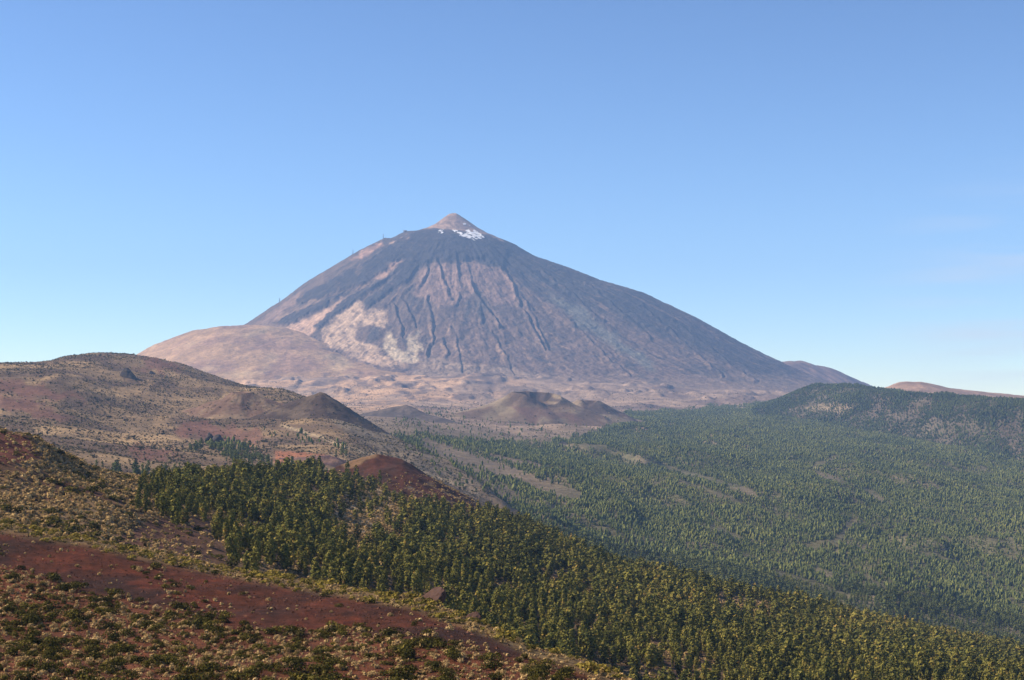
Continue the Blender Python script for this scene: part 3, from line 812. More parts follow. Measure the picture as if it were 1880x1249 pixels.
def bush_proto(n, seed, lumps=7, size=0.13, h=0.5, spread=0.36, lr=0.3):
    """low dome of several rounded leafy lumps, 1 m across."""
    rs = np.random.default_rng(seed)
    a = rs.uniform(0, 6.283, lumps); rr = spread * np.sqrt(rs.random(lumps))
    cc = np.stack([rr * np.cos(a), rr * np.sin(a), h * (0.62 - 0.9 * (rr / max(spread, 1e-6)) ** 2 * 0.35) + rs.normal(0, 0.04, lumps)], 1)
    cr = lr * rs.uniform(0.7, 1.15, lumps)
    k = rs.choice(lumps, n, p=cr ** 2 / (cr ** 2).sum())
    d = rs.normal(size=(n, 3)); d[:, 2] = d[:, 2] * 0.9 + 0.15; d /= np.linalg.norm(d, axis=1, keepdims=True)
    p = cc[k] + d * cr[k][:, None] * rs.uniform(0.75, 1.05, n)[:, None] * np.array([1, 1, h * 1.5])
    p[:, 2] = np.abs(p[:, 2])
    nr = d + 0.35 * rs.normal(size=(n, 3)) + np.array([0, 0, 0.2])
    v = tri_cloud(p, nr, size * rs.uniform(0.7, 1.3, n), rs, 1.3)
    tone = np.clip(0.5 + rs.normal(0, 0.13, n) + rs.normal(0, 0.09, lumps)[k], 0, 1)
    return v, tone

def merged(name, mat, pts, protos, sxy, sz, tint, rng, tone_sd=0.0):
    """many plants too small or too many to count, as one mesh."""
    V, T = [], []
    n = len(pts)
    pick = rng.integers(0, len(protos), n)
    rot = rng.uniform(0, 6.283, n)
    for k, (v, t) in enumerate(protos):
        i = np.nonzero(pick == k)[0]
        if not len(i):
            continue
        c, s = np.cos(rot[i])[:, None], np.sin(rot[i])[:, None]
        x = (v[None, :, 0] * c - v[None, :, 1] * s) * sxy[i][:, None]
        y = (v[None, :, 0] * s + v[None, :, 1] * c) * sxy[i][:, None]
        z = v[None, :, 2] * sz[i][:, None]
        V.append((np.stack([x, y, z], -1) + pts[i][:, None, :]).astype(np.float32).reshape(-1, 3))
        T.append((t[None, :] + tint[i][:, None]).astype(np.float32).ravel())
    V = np.concatenate(V); T = np.clip(np.concatenate(T), 0, 1)
    f = np.arange(len(V), dtype=np.int32).reshape(-1, 3)
    return link(name, np_mesh(name, V, f, mat, False, tone=T))

def join(name, objs, mat):
    vs, ts = [], []
    for o in objs:
        n = len(o.data.vertices); v = np.empty(n * 3, np.float32); o.data.vertices.foreach_get('co', v)
        t = np.empty(len(o.data.polygons), np.float32); o.data.attributes['tone'].data.foreach_get('value', t)
        vs.append(v.reshape(-1, 3)); ts.append(t)
        me = o.data; bpy.data.objects.remove(o); bpy.data.meshes.remove(me)
    v = np.concatenate(vs)
    return link(name, np_mesh(name, v, np.arange(len(v), dtype=np.int32).reshape(-1, 3), mat, False, tone=np.concatenate(ts)))

def proj(p):
    return CX + F * p[:, 0] / p[:, 1], HY - F * p[:, 2] / p[:, 1]

def thin(pts, dmin, rng):
    """drop points closer than dmin (grid hash, first come first kept)."""
    order = rng.permutation(len(pts))
    cell = {}
    keep = []
    for i in order:
        x, y = pts[i, 0], pts[i, 1]
        cx, cy = int(x // dmin), int(y // dmin)
        ok = True
        for a in (-1, 0, 1):
            for b in (-1, 0, 1):
                for (qx, qy) in cell.get((cx + a, cy + b), ()):
                    if (qx - x) ** 2 + (qy - y) ** 2 < dmin * dmin:
                        ok = False
        if ok:
            cell.setdefault((cx, cy), []).append((x, y)); keep.append(i)
    return pts[np.array(sorted(keep), int)]

M_pine = leaf_mat('pine_needles', [(0.0, (0.022, 0.029, 0.010)), (0.35, (0.076, 0.082, 0.022)), (0.6, (0.145, 0.137, 0.034)), (0.85, (0.225, 0.190, 0.046)), (1.0, (0.26, 0.17, 0.05))], 0.10)
M_pine_s = leaf_mat('pine_needles_wood', [(0.0, (0.022, 0.029, 0.010)), (0.35, (0.076, 0.082, 0.022)), (0.6, (0.145, 0.137, 0.034)), (0.85, (0.225, 0.190, 0.046)), (1.0, (0.26, 0.17, 0.05))], 0.10, False)
M_far = leaf_mat('far_needles', [(0.0, (0.030, 0.042, 0.018)), (0.4, (0.085, 0.104, 0.036)), (0.7, (0.145, 0.156, 0.050)), (1.0, (0.23, 0.21, 0.065))], 0.12, False)
M_broom = leaf_mat('broom_leaves', [(0.0, (0.014, 0.015, 0.006)), (0.4, (0.042, 0.040, 0.012)), (0.7, (0.098, 0.086, 0.022)), (1.0, (0.26, 0.20, 0.045))], 0.2)
M_broom_s = leaf_mat('broom_leaves_mass', [(0.0, (0.014, 0.015, 0.006)), (0.4, (0.042, 0.040, 0.012)), (0.7, (0.098, 0.086, 0.022)), (1.0, (0.26, 0.20, 0.045))], 0.2, False)
M_cush = leaf_mat('dry_cushion', [(0.0, (0.12, 0.080, 0.036)), (0.5, (0.36, 0.25, 0.115)), (1.0, (0.66, 0.47, 0.23))], 0.15)
M_cush_s = leaf_mat('dry_cushion_mass', [(0.0, (0.12, 0.080, 0.036)), (0.5, (0.36, 0.25, 0.115)), (1.0, (0.66, 0.47, 0.23))], 0.15, False)
M_scrub = leaf_mat('hill_scrub', [(0.0, (0.028, 0.030, 0.018)), (0.4, (0.075, 0.068, 0.038)), (0.7, (0.16, 0.13, 0.070)), (1.0, (0.34, 0.265, 0.150))], 0.15, False)
M_bark = plain_mat('pine_bark', (0.075, 0.048, 0.034), 0.95, 2.0, 0.4)

PINES = [pine_proto(420, 500 + k, wid=0.14 + 0.022 * (k % 4), clumps=20 + 2 * (k % 3), size=0.068, base=0.06 + 0.03 * (k % 3)) for k in range(8)]
PINES_MID = [pine_proto(130, 520 + k, wid=0.17 + 0.02 * (k % 3), clumps=13, size=0.12, base=0.05) for k in range(8)]
def spindle(seed):
    """far pine: a narrow ragged closed column."""
    rs = np.random.default_rng(seed)
    hs, rd = [0.12, 0.62, 1.0], [0.17, 0.20, 0.0]
    rings = []
    for h_, r_ in zip(hs, rd):
        q = np.arange(4) * 1.5708 + rs.uniform(0, 1.5)
        k = rs.uniform(0.6, 1.4, 4) * r_
        rings.append(np.stack([k * np.cos(q), k * np.sin(q), h_ + rs.normal(0, 0.06, 4) * (r_ > 0)], 1))
    T = []
    for a, b in zip(rings[:-2], rings[1:-1]):
        for k in range(4):
            n = (k + 1) % 4
            T += [a[k], a[n], b[n], a[k], b[n], b[k]]
    top = np.array([rs.normal(0, 0.02), rs.normal(0, 0.02), 1.0])
    for k in range(4):
        T += [rings[1][k], rings[1][(k + 1) % 4], top]
    v = np.array(T)
    return v, np.clip(0.5 + rs.normal(0, 0.11, len(v) // 3), 0, 1)
PINES_FAR = [spindle(540 + k) for k in range(14)]
BROOMS = [bush_proto(330, 560 + k, lumps=7 + k % 4, size=0.085, h=0.5) for k in range(7)]
BROOMS_LOW = [bush_proto(90, 570 + k, lumps=6, size=0.15, h=0.5) for k in range(6)]
CUSHIONS = [bush_proto(170, 580 + k, lumps=3 + k % 3, size=0.12, h=0.55, spread=0.22, lr=0.34) for k in range(6)]
CUSH_LOW = [bush_proto(40, 590 + k, lumps=3, size=0.26, h=0.55, spread=0.22, lr=0.34) for k in range(6)]
SCRUBS = [bush_proto(14, 600 + k, lumps=3, size=0.42, h=0.5, spread=0.25, lr=0.34) for k in range(8)]

# ---- near pine wood on the ridge
px, py = TB.mid()
Yc = (TB.P[:-1, :-1, 1] + TB.P[1:, 1:, 1]) / 2
crestB = np.interp(px, B_px, B_Y)
WOOD = [(252, 935), (262, 905), (285, 890), (320, 866), (400, 860), (500, 855), (570, 850), (640, 855), (2300, 860), (2300, 1400), (900, 1400), (860, 1190), (780, 1120), (690, 1100), (600, 1085), (540, 1072), (500, 1062), (455, 1060), (428, 1040), (405, 1000), (392, 962), (330, 955), (290, 950)]
wood = softpoly(px, py, WOOD, 18, 26, 400, 26, 10)
clear = np.zeros(px.shape)
for pl in ([(606, 928), (650, 900), (720, 915), (752, 965), (740, 1020), (640, 1030), (606, 985)], [(690, 888), (790, 905), (860, 935), (740, 935)], [(480, 1042), (550, 1045), (550, 1095), (485, 1085)],
           [(385, 950), (475, 962), (490, 1000), (420, 985)], [(985, 1045), (1095, 1062), (1100, 1095), (1000, 1085)], [(895, 1065), (950, 1080), (950, 1110), (905, 1105)],
           [(1300, 1090), (1410, 1105), (1425, 1150), (1320, 1125)], [(1060, 1222), (1180, 1232), (1290, 1262), (1060, 1275)], [(1170, 1185), (1240, 1190), (1230, 1215), (1180, 1215)], [(560, 870), (612, 868), (620, 882), (570, 886)]):
    clear = np.maximum(clear, softpoly(px, py, pl, 4, 7, 401, 14, 8))
dens = 0.036 * wood * (1 - 0.93 * clear) * (0.55 + 0.9 * smooth01(-0.35, 0.25, fbm(TB.P[:-1, :-1, 0] / 45, TB.P[:-1, :-1, 1] / 45, 3, 402)))
dens = np.where(Yc > crestB + 45, 0, dens)
dens = np.where((px > 598) & (px < 885) & (py < np.interp(px, [598, 640, 700, 800, 885], [884, 893, 906, 934, 958])), dens * 0.04, dens)
pine_pts = thin(TB.scatter(dens, rng), 3.6, rng)
hx = rng.normal(0, 1, len(pine_pts))
pine_h = np.clip(7.7 + 2.1 * hx, 3.5, 13.5)
ppx, ppy = proj(pine_pts)
# younger, smaller trees on the left edge and along the far crest
pine_h *= 0.74 + 0.26 * smooth01(270, 430, ppx)
top_py = HY - F * (pine_pts[:, 2] + pine_h) / pine_pts[:, 1]
a_crest = np.interp(ppx, A_crest_px, A_crest_py)
vis = (top_py < a_crest - 6) & (ppx > -20) & (ppx < 1900) & (top_py < 1249)
pine_pts, pine_h, ppx, ppy, top_py, a_crest = (q[vis] for q in (pine_pts, pine_h, ppx, ppy, top_py, a_crest))
tint = 0.16 * fbm(ppx / 90, ppy / 60, 3, 404) + rng.normal(0, 0.09, len(pine_pts))
tint += 0.20 * smooth01(1440, 1600, ppx) * smooth01(1210, 1140, ppy)      # browner stand on the far end of the ridge
print('near pines', len(pine_pts))
frame_ok = (ppx > 8) & (ppx < 1872) & (top_py < 1225)
score = pine_h / pine_pts[:, 1] * np.where(frame_ok, 1, 0) * np.where(ppy < a_crest + 25, 1, 0.4)
# the ones at the wood's left end stand apart and count as individuals too
score = score * np.where((ppx < 300) & (top_py < 960), 2.5, 1)
order = np.argsort(-score)
ind, rest = order[:300], order[300:]

def trunk_mesh(seed):
    rs = np.random.default_rng(seed)
    V, Fc = [], []
    def tube(a, b, ra, rb, n=6):
        a, b = np.array(a, float), np.array(b, float)
        d = b - a; d /= np.linalg.norm(d)
        u = np.cross(d, [0.3, 1, 0.2]); u /= np.linalg.norm(u); w = np.cross(d, u)
        o = len(V)
        for p, r_ in ((a, ra), (b, rb)):
            for k in range(n):
                q = 6.2832 * k / n
                V.append(p + r_ * (math.cos(q) * u + math.sin(q) * w))
        for k in range(n):
            Fc.append((o + k, o + (k + 1) % n, o + n + (k + 1) % n, o + n + k))
    pts = [np.array([0, 0, -0.06])]
    for k in range(1, 6):
        pts.append(np.array([rs.normal(0, 0.006), rs.normal(0, 0.006), k / 5 * 0.94]))
    rad = [0.020, 0.016, 0.013, 0.010, 0.007, 0.003]
    for k in range(5):
        tube(pts[k], pts[k + 1], rad[k], rad[k + 1])
    for k in range(9):
        z = rs.uniform(0.15, 0.8); a = rs.uniform(0, 6.283); l = rs.uniform(0.07, 0.14)
        tube((0, 0, z), (l * math.cos(a), l * math.sin(a), z + 0.04), 0.005, 0.002, 4)
    return np_mesh('trunk', np.array(V), np.array(Fc), M_bark, True)

def crown_mesh(name, proto, mat):
    v, t = proto
    return np_mesh(name, v, np.arange(len(v), dtype=np.int32).reshape(-1, 3), mat, False, tone=t)

crown_me = [crown_mesh('crown', p, M_pine) for p in PINES]
trunk_me = [trunk_mesh(700 + k) for k in range(4)]
protos = []
for k in range(8):
    root = bpy.data.objects.new('pine_tree', None)
    root.empty_display_size = 0.1
    protos.append((root, bpy.data.objects.new('trunk', trunk_me[k % 4]), bpy.data.objects.new('crown', crown_me[k])))

def pine_label(x, y, top, h):
    if x < 300 and top < 960:
        return 'dark young pine at the left end of the wood, beside the tan scrub field', 'pines at the left end of the wood'
    if 395 < x < 500 and y > 985:
        return 'bushy green pine at the corner of the wood, beside the bare brown slope', 'pines beside the bare brown slope'
    if 500 <= x < 790:
        return 'olive green pine along the lower edge of the wood, above the dry shrub band', 'pines above the dry shrub band'
    if 790 <= x < 1000:
        return 'olive pine at the wood edge near the two dark boulders', 'pines near the dark boulders'
    if 1000 <= x < 1320:
        return 'olive pine beyond the dark hollow at the end of the red slope', 'pines beyond the dark hollow'
    if x >= 1320:
        return 'yellow green pine in the dense wood filling the lower right corner', 'pines in the lower right corner'
    return 'green pine standing in the wood between the scrub field and the clearing', 'pines left of the clearing'

for c, i in enumerate(ind):
    k = int(rng.integers(0, 8))
    root, tr, cr = (o.copy() for o in protos[k])
    for o in (root, tr, cr):
        COL.objects.link(o)
    tr.parent = root; cr.parent = root
    h = float(pine_h[i])
    w = h * float(rng.uniform(0.85, 1.25))
    root.location = pine_pts[i]
    root.rotation_euler = (0, 0, float(rng.uniform(0, 6.28)))
    root.scale = (w, w, h)
    lab, grp = pine_label(ppx[i], ppy[i], top_py[i], h)
    tag(root, lab, 'tree', grp)

near = rest[pine_pts[rest, 1] < 720]
far = rest[pine_pts[rest, 1] >= 720]
# one mass: the trees behind the counted ones
a = merged('pine_wood', M_pine_s, pine_pts[near], PINES, pine_h[near] * rng.uniform(0.85, 1.25, len(near)), pine_h[near], tint[near], rng)
b = merged('pine_wood_far', M_pine_s, pine_pts[far], PINES_MID, pine_h[far] * rng.uniform(0.9, 1.35, len(far)), pine_h[far], tint[far], rng)
tag(join('pine_wood', [a, b], M_pine_s), 'dense olive green pine wood covering the ridge', kind='stuff')

# ---- far forest on the valley floor, the spur, and the groves on the hills
px, py = TE.mid()
X, Y = TE.P[:-1, :-1, 0], TE.P[:-1, :-1, 1]
f_top = np.interp(px, [700, 740, 790, 860, 900, 960, 1040, 1100, 1150, 1250, 1340, 1420, 1500, 2300], [800, 797, 797, 806, 808, 812, 806, 790, 757, 752, 744, 738, 735, 735])
forest = smooth01(-3, 10, py - f_top + 6 * fbm(px / 30, py / 20, 3, 410)) * smooth01(690, 760, px)
gaps = np.zeros(px.shape)
for ln, w in (([(780, 818), (830, 835), (880, 850), (940, 870), (1000, 895), (1060, 912)], 9), ([(900, 838), (990, 855)], 3), ([(1110, 828), (1190, 850), (1300, 880), (1380, 905)], 4), ([(1030, 818), (1110, 822)], 4),
              ([(1250, 885), (1360, 925)], 3.5), ([(1310, 970), (1360, 990)], 4), ([(1485, 1005), (1535, 998), (1568, 955)], 5), ([(1495, 858), (1535, 840)], 4), ([(1500, 870), (1545, 885)], 5),
              ([(1545, 895), (1580, 910)], 3), ([(1500, 1046), (1525, 1060)], 4), ([(1590, 1060), (1625, 1085)], 4), ([(1815, 992), (1832, 998)], 5), ([(1420, 1050), (1500, 1075), (1560, 1100)], 4)):
    gaps = np.maximum(gaps, smooth01(0, 0.4, strip(px + 3 * fbm(px / 12, py / 12, 3, 411), py + 2 * fbm(px / 12 + 9, py / 12, 3, 412), ln, w * 1.5)))
gaps = np.maximum(gaps, softpoly(px, py, [(1580, 896), (1600, 898), (1628, 920), (1615, 924), (1590, 910)], 2, 3, 413, 10))
gaps = np.maximum(gaps, softpoly(px, py, [(750, 805), (850, 850), (960, 905), (960, 930), (900, 920), (820, 875), (760, 835)], 5, 16, 414, 25) * 0.80)
patch = smooth01(-0.45, 0.15, fbm(X / 130, Y / 330, 4, 415))
dE = 0.0330 * forest * (1 - 0.97 * gaps) * (0.6 + 0.4 * patch) * np.where(px < 1000, 0.5 + 0.5 * smooth01(820, 1000, px), 1)
# a few strays up on the plain
dE = dE + 0.00035 * smooth01(700, 760, px) * (py > 748) * (py < f_top + 30) * (Y < 7000)
spts = TE.scatter(dE * (Y > 1700), rng, (-20, 1900, 1250))
px, py = TF.mid()
X, Y = TF.P[:-1, :-1, 0], TF.P[:-1, :-1, 1]
openF = np.maximum(0.55 * softpoly(px, py, [(1470, 745), (1530, 738), (1570, 748), (1550, 762), (1490, 756)], 4, 10, 252), 0.55 * smooth01(0.25, 0.5, fbm(X / 150, Y / 200, 4, 417)) * smooth01(1800, 1560, px))
dF = 0.040 * (1 - 0.94 * openF) * (0.3 + 0.7 * smooth01(-0.5, 0.1, fbm(X / 100, Y / 240, 4, 418)))
fpts = TF.scatter(dF * (np.arange(dF.shape[0])[:, None] < 152), rng, (-20, 1900, 1250))
px, py = TD.mid()
dD = np.zeros(px.shape)
for pl, d in (([(345, 818), (372, 820), (368, 830), (348, 830)], 0.006), ([(378, 815), (410, 806), (440, 815), (465, 828), (500, 850), (520, 875), (440, 875), (420, 845)], 0.010), ([(515, 795), (560, 800), (575, 815), (530, 815)], 0.003),
              ([(620, 818), (640, 825), (640, 840), (610, 838)], 0.004), ([(500, 855), (560, 862), (640, 880), (420, 890)], 0.006), ([(185, 862), (350, 868), (350, 890), (185, 884)], 0.0060), ([(120, 846), (190, 860), (190, 876), (130, 866)], 0.0015),
              ([(760, 795), (900, 880), (930, 930), (820, 885), (740, 820)], 0.0022), ([(490, 780), (640, 815), (640, 830), (480, 800)], 0.0007)):
    dD = np.maximum(dD, d * softpoly(px, py, pl, 3, 6, 420, 12))
dpts = TD.scatter(dD, rng, (-20, 1900, 1250))
tc = T_mid_cone.P
cpts = np.concatenate([T_mid_cone.scatter(0.0016 * softpoly(*T_mid_cone.mid(), [(1000, 735), (1050, 745), (1056, 752), (1020, 745)], 3, 4, 421), rng),
                       T_mid_cone_small.scatter(0.0042 * softpoly(*T_mid_cone_small.mid(), [(1070, 768), (1120, 765), (1170, 780), (1170, 800), (1090, 800)], 5, 8, 422), rng)])
T_allpts = np.concatenate([spts, fpts, dpts, cpts])
print('far trees', len(spts), len(fpts), len(dpts), len(cpts))
fh = np.clip(6.2 + 1.8 * rng.normal(0, 1, len(T_allpts)), 3.5, 15) * (0.85 + 0.45 * smooth01(-0.4, 0.4, fbm(T_allpts[:, 0] / 90, T_allpts[:, 1] / 160, 4, 425))) * np.where(T_allpts[:, 1] > 4500, 1.12, 1.0)
qx, qy = proj(T_allpts)
ft = np.where((np.arange(len(T_allpts)) >= len(spts)) & (np.arange(len(T_allpts)) < len(spts) + len(fpts)), -0.27, 0.0) + 0.22 * fbm(T_allpts[:, 0] / 120 + T_allpts[:, 1] / 500, T_allpts[:, 1] / 420, 4, 423) + rng.normal(0, 0.055, len(T_allpts)) - 0.02 + 0.12 * strip(qx, qy, [(960, 855), (1010, 880), (1080, 905)], 14)  # spur trees toned down: the scarp's shade is put into their colour
nr = T_allpts[:, 1] < 2300
fw = fh * rng.uniform(0.85, 1.4, len(fh))
o = join('distant_forest', [merged('f', M_far, T_allpts[~nr], PINES_FAR, fw[~nr], fh[~nr], ft[~nr], rng), merged('f', M_far, T_allpts[nr], PINES_MID, fw[nr] * 1.1, fh[nr] * 1.15, ft[nr], rng)], M_far)
tag(o, 'blue green pine forest spread over the distant valley', kind='stuff')

# ---- scrub on hills and ridge (uncountable)
px, py = TD.mid()
X, Y = TD.P[:-1, :-1, 0], TD.P[:-1, :-1, 1]
dens = 0.024 * (0.25 + smooth01(-0.35, 0.3, fbm(X / 130, Y / 260, 5, 430))) * (px < 905)
for pl in ([(-20, 695), (40, 700), (130, 724), (150, 738), (60, 730), (-20, 712)], [(-20, 720), (60, 730), (140, 775), (90, 775), (-20, 745)], [(340, 770), (480, 790), (500, 808), (400, 812), (320, 795)], [(505, 828), (600, 836), (590, 850), (540, 862), (505, 850)]):
    dens = dens * (1 - 0.85 * softpoly(px, py, pl, 6, 14, 233, 30))
s1 = TD.scatter(dens, rng, (-60, 960, 1000))
for T, d in ((T_dark_cone, 0.006), (T_small_cone, 0.006), (T_mid_cone, 0.0012), (T_mid_cone_small, 0.0012)):
    s1 = np.concatenate([s1, T.scatter(np.full((T.P.shape[0] - 1, T.P.shape[1] - 1), d), rng)])
px, py = TE.mid()
X, Y = TE.P[:-1, :-1, 0], TE.P[:-1, :-1, 1]
s2 = TE.scatter(0.0030 * (Y > 3800) * (Y < 9500) * smooth01(6, -6, py - np.interp(px, [700, 740, 790, 860, 900, 960, 1040, 1100, 1150, 1250, 1340, 1420, 1500, 2300], [800, 797, 797, 806, 808, 812, 806, 790, 757, 752, 744, 738, 735, 735])) * (0.15 + smooth01(-0.2, 0.3, fbm(X / 240, Y / 500, 4, 431))) * (px > 330), rng, (330, 1460, 900))
s3 = np.concatenate([s1, s2])
w3 = np.clip(np.exp(rng.normal(0.72, 0.42, len(s3))), 0.9, 7) * np.where(s3[:, 1] > 4200, 1.5, 1.0)
t3 = np.where(rng.random(len(s3)) < 0.36, 0.36, -0.16) + rng.normal(0, 0.10, len(s3))
print('hill scrub', len(s3))
o = merged('hill_scrub', M_scrub, s3, SCRUBS, w3, w3 * rng.uniform(0.7, 1.1, len(s3)), t3, rng)
tag(o, 'low scrub speckling the far hills and the plain', kind='stuff')

# ridge scrub field (B, left) and the clearings in the wood
px, py = TB.mid()
X, Y = TB.P[:-1, :-1, 0], TB.P[:-1, :-1, 1]
field = smooth01(560, 300, px) * (1 - 0.75 * softpoly(px, py, BARE, 6, 10, 212)) * (1 - 0.7 * softpoly(px, py, [(-300, 760), (0, 790), (60, 802), (75, 840), (30, 850), (-300, 850)], 6, 10, 213))
field = np.maximum(field, 0.9 * clear)
field = np.maximum(field, 0.25 * (px > 500))
cs = smooth01(-0.2, 0.3, fbm(X / 30, Y / 50, 4, 440))
s4 = TB.scatter(0.36 * field * (1.1 - 0.7 * cs), rng, (-40, 1900, 1250))          # pale dry cushions
s5 = TB.scatter(0.040 * field * (0.25 + 1.1 * cs), rng, (-40, 1900, 1250))        # dark green ones
s4 = np.concatenate([s4, TC.scatter(0.05 * np.ones((TC.P.shape[0] - 1, TC.P.shape[1] - 1)) * smooth01(860, 900, TC.mid()[1]), rng)])
def visB(p, h):
    x = CX + F * p[:, 0] / p[:, 1]; t = HY - F * (p[:, 2] + h) / p[:, 1]
    return t < np.interp(x, A_crest_px, A_crest_py)
s4, s5 = s4[visB(s4, 1.2)], s5[visB(s5, 2)]
print('ridge scrub', len(s4), len(s5))

# foreground shrubs on A
px, py = TA.mid()
X, Y = TA.P[:-1, :-1, 0], TA.P[:-1, :-1, 1]
cr_ = np.interp(px, A_crest_px, A_crest_py)
low = smooth01(-10, 14, py - np.interp(px, [-300, 0, 120, 250, 330, 420, 540, 640, 700, 820, 930, 1130, 2300], [1030, 1040, 1066, 1104, 1112, 1150, 1162, 1152, 1165, 1178, 1200, 1252, 1800]) + 8 * fbm(px / 40, py / 25, 3, 450))
clumpstrip = softpoly(px, py, [(235, 1040), (300, 1045), (345, 1075), (430, 1115), (415, 1140), (330, 1105), (260, 1065)], 5, 10, 451)
band = smooth01(24, 8, py - cr_ + 6 * fbm(px / 25, py / 12, 3, 452)) * (Y < np.interp(px, A_crest_px, A_crest_Y) + 10)
leftcap = softpoly(px, py, [(-300, 960), (0, 985), (25, 1000), (10, 1035), (-300, 1040)], 4, 6, 453)
shr = smooth01(-0.25, 0.25, fbm(X / 7, Y / 9, 3, 454))
right_tail = smooth01(760, 900, px)
front = Y > 120
Dg = (0.20 * low * (0.35 + 0.9 * shr) * (1 - 0.65 * right_tail) + 0.05 * clumpstrip + 0.05 * leftcap + 0.0010) * front * (1 - 0.8 * band)
Dy = 0.13 * band * (1 - 0.6 * right_tail) * front
Dp = (0.66 * low * (1.15 - 0.55 * shr) + 0.14 * clumpstrip + 0.38 * band + 0.2 * leftcap + 0.022) * front
g = thin(TA.scatter(Dg, rng, (-60, 1940, 1300)), 0.95, rng)
y_ = thin(TA.scatter(Dy, rng, (-60, 1940, 1300)), 1.2, rng)
c_ = thin(TA.scatter(Dp, rng, (-60, 1940, 1300)), 0.7, rng)
gw = np.clip(np.exp(rng.normal(math.log(1.35), 0.45, len(g))), 0.6, 2.9)
yw = np.clip(np.exp(rng.normal(math.log(1.7), 0.3, len(y_))), 0.8, 3.2)
cw = np.clip(np.exp(rng.normal(math.log(0.62), 0.40, len(c_))), 0.35, 1.9)
print('foreground', len(g), len(y_), len(c_))
gx, gy = proj(g); cx_, cy_ = proj(c_)
gi = np.argsort(-(gw / g[:, 1] * ((gx > 4) & (gx < 1876) & (gy < 1240) & (gy > 900))))
ci = np.argsort(-(cw / c_[:, 1] * ((cx_ > 4) & (cx_ < 1876) & (cy_ < 1244) & (cy_ > 900))))

def shrub_zone(x, y):
    if y < np.interp(x, [0, 268, 536, 764, 1130], [1010, 1040, 1085, 1120, 1262]) :
        return 0
    lowy = np.interp(x, [-300, 0, 120, 250, 330, 420, 540, 640, 700, 820, 930, 1130], [1030, 1040, 1066, 1104, 1112, 1150, 1162, 1152, 1165, 1178, 1200, 1252])
    if y < lowy - 4:
        return 1
    if x < 280:
        return 2
    if x < 620:
        return 3
    return 4
G_LAB = [('green shrub in the dry band along the top of the red slope', 'green shrubs along the top of the red slope'),
         ('green shrub standing out on the bare red slope', 'green shrubs out on the bare red slope'),
         ('rounded dark green shrub in the thicket in the lower left corner', 'green shrubs in the lower left corner'),
         ('rounded dark green shrub in the thicket below the bare red slope', 'green shrubs below the bare red slope'),
         ('olive shrub among pale cushions on the tail of the red slope', 'green shrubs on the tail of the slope')]
C_LAB = [('pale dry cushion shrub in the band along the top of the red slope', 'pale cushions along the top of the red slope'),
         ('small pale cushion shrub alone on the bare red slope', 'pale cushions out on the bare red slope'),
         ('pale straw cushion shrub between dark shrubs in the lower left corner', 'pale cushions in the lower left corner'),
         ('pale straw cushion shrub between dark shrubs below the bare red slope', 'pale cushions below the bare red slope'),
         ('pale straw cushion shrub on the tail of the red slope', 'pale cushions on the tail of the slope')]
broom_me = [crown_mesh('broom_shrub', p, M_broom) for p in BROOMS]
cush_me = [crown_mesh('cushion_shrub', p, M_cush) for p in CUSHIONS]
for name, pts, w, idx, mes, labs, cat in (('broom_shrub', g, gw, gi[:300], broom_me, G_LAB, 'shrub'), ('cushion_shrub', c_, cw, ci[:300], cush_me, C_LAB, 'dry shrub')):
    for i in idx:
        o = link(name, mes[int(rng.integers(0, len(mes)))])
        o.location = pts[i] - np.array([0, 0, 0.05])
        s = float(w[i])
        o.scale = (s * float(rng.uniform(0.85, 1.15)), s, s * float(rng.uniform(0.75, 1.15)))
        o.rotation_euler = (0, 0, float(rng.uniform(0, 6.28)))
        q = pts[i]
        z = shrub_zone(CX + F * q[0] / q[1], HY - F * q[2] / q[1])
        tag(o, labs[z][0], cat, labs[z][1])
gr, crr = gi[300:], ci[300:]
parts = []
if len(gr):
    parts.append(merged('shrub', M_broom_s, g[gr], BROOMS, gw[gr], gw[gr] * rng.uniform(0.75, 1.15, len(gr)), rng.normal(0, 0.09, len(gr)), rng))
parts.append(merged('shrub', M_broom_s, y_, BROOMS_LOW, yw, yw * rng.uniform(0.6, 1.0, len(y_)), rng.normal(0.36, 0.13, len(y_)), rng))
w5 = np.clip(np.exp(rng.normal(math.log(2.4), 0.42, len(s5))), 0.9, 6)
parts.append(merged('shrub', M_broom_s, s5, BROOMS_LOW, w5, w5 * rng.uniform(0.5, 0.9, len(s5)), rng.normal(0.02, 0.11, len(s5)), rng))
tag(join('green_scrub', parts, M_broom_s), 'green and yellow scrub along the slope crest and over the scrub field', kind='stuff')
parts = [merged('c', M_cush_s, c_[crr], CUSH_LOW, cw[crr], cw[crr] * rng.uniform(0.7, 1.2, len(crr)), rng.normal(0, 0.13, len(crr)), rng)]
w4 = np.clip(np.exp(rng.normal(math.log(1.35), 0.38, len(s4))), 0.5, 3)
parts.append(merged('c', M_cush_s, s4, [bush_proto(16, 620 + k, lumps=2, size=0.42, h=0.55, spread=0.2, lr=0.36) for k in range(6)], w4, w4 * rng.uniform(0.6, 1.0, len(s4)), rng.normal(-0.06, 0.14, len(s4)), rng))
tag(join('dry_scrub', parts, M_cush_s), 'pale dry cushion scrub strewn over the slope and the scrub field', kind='stuff')

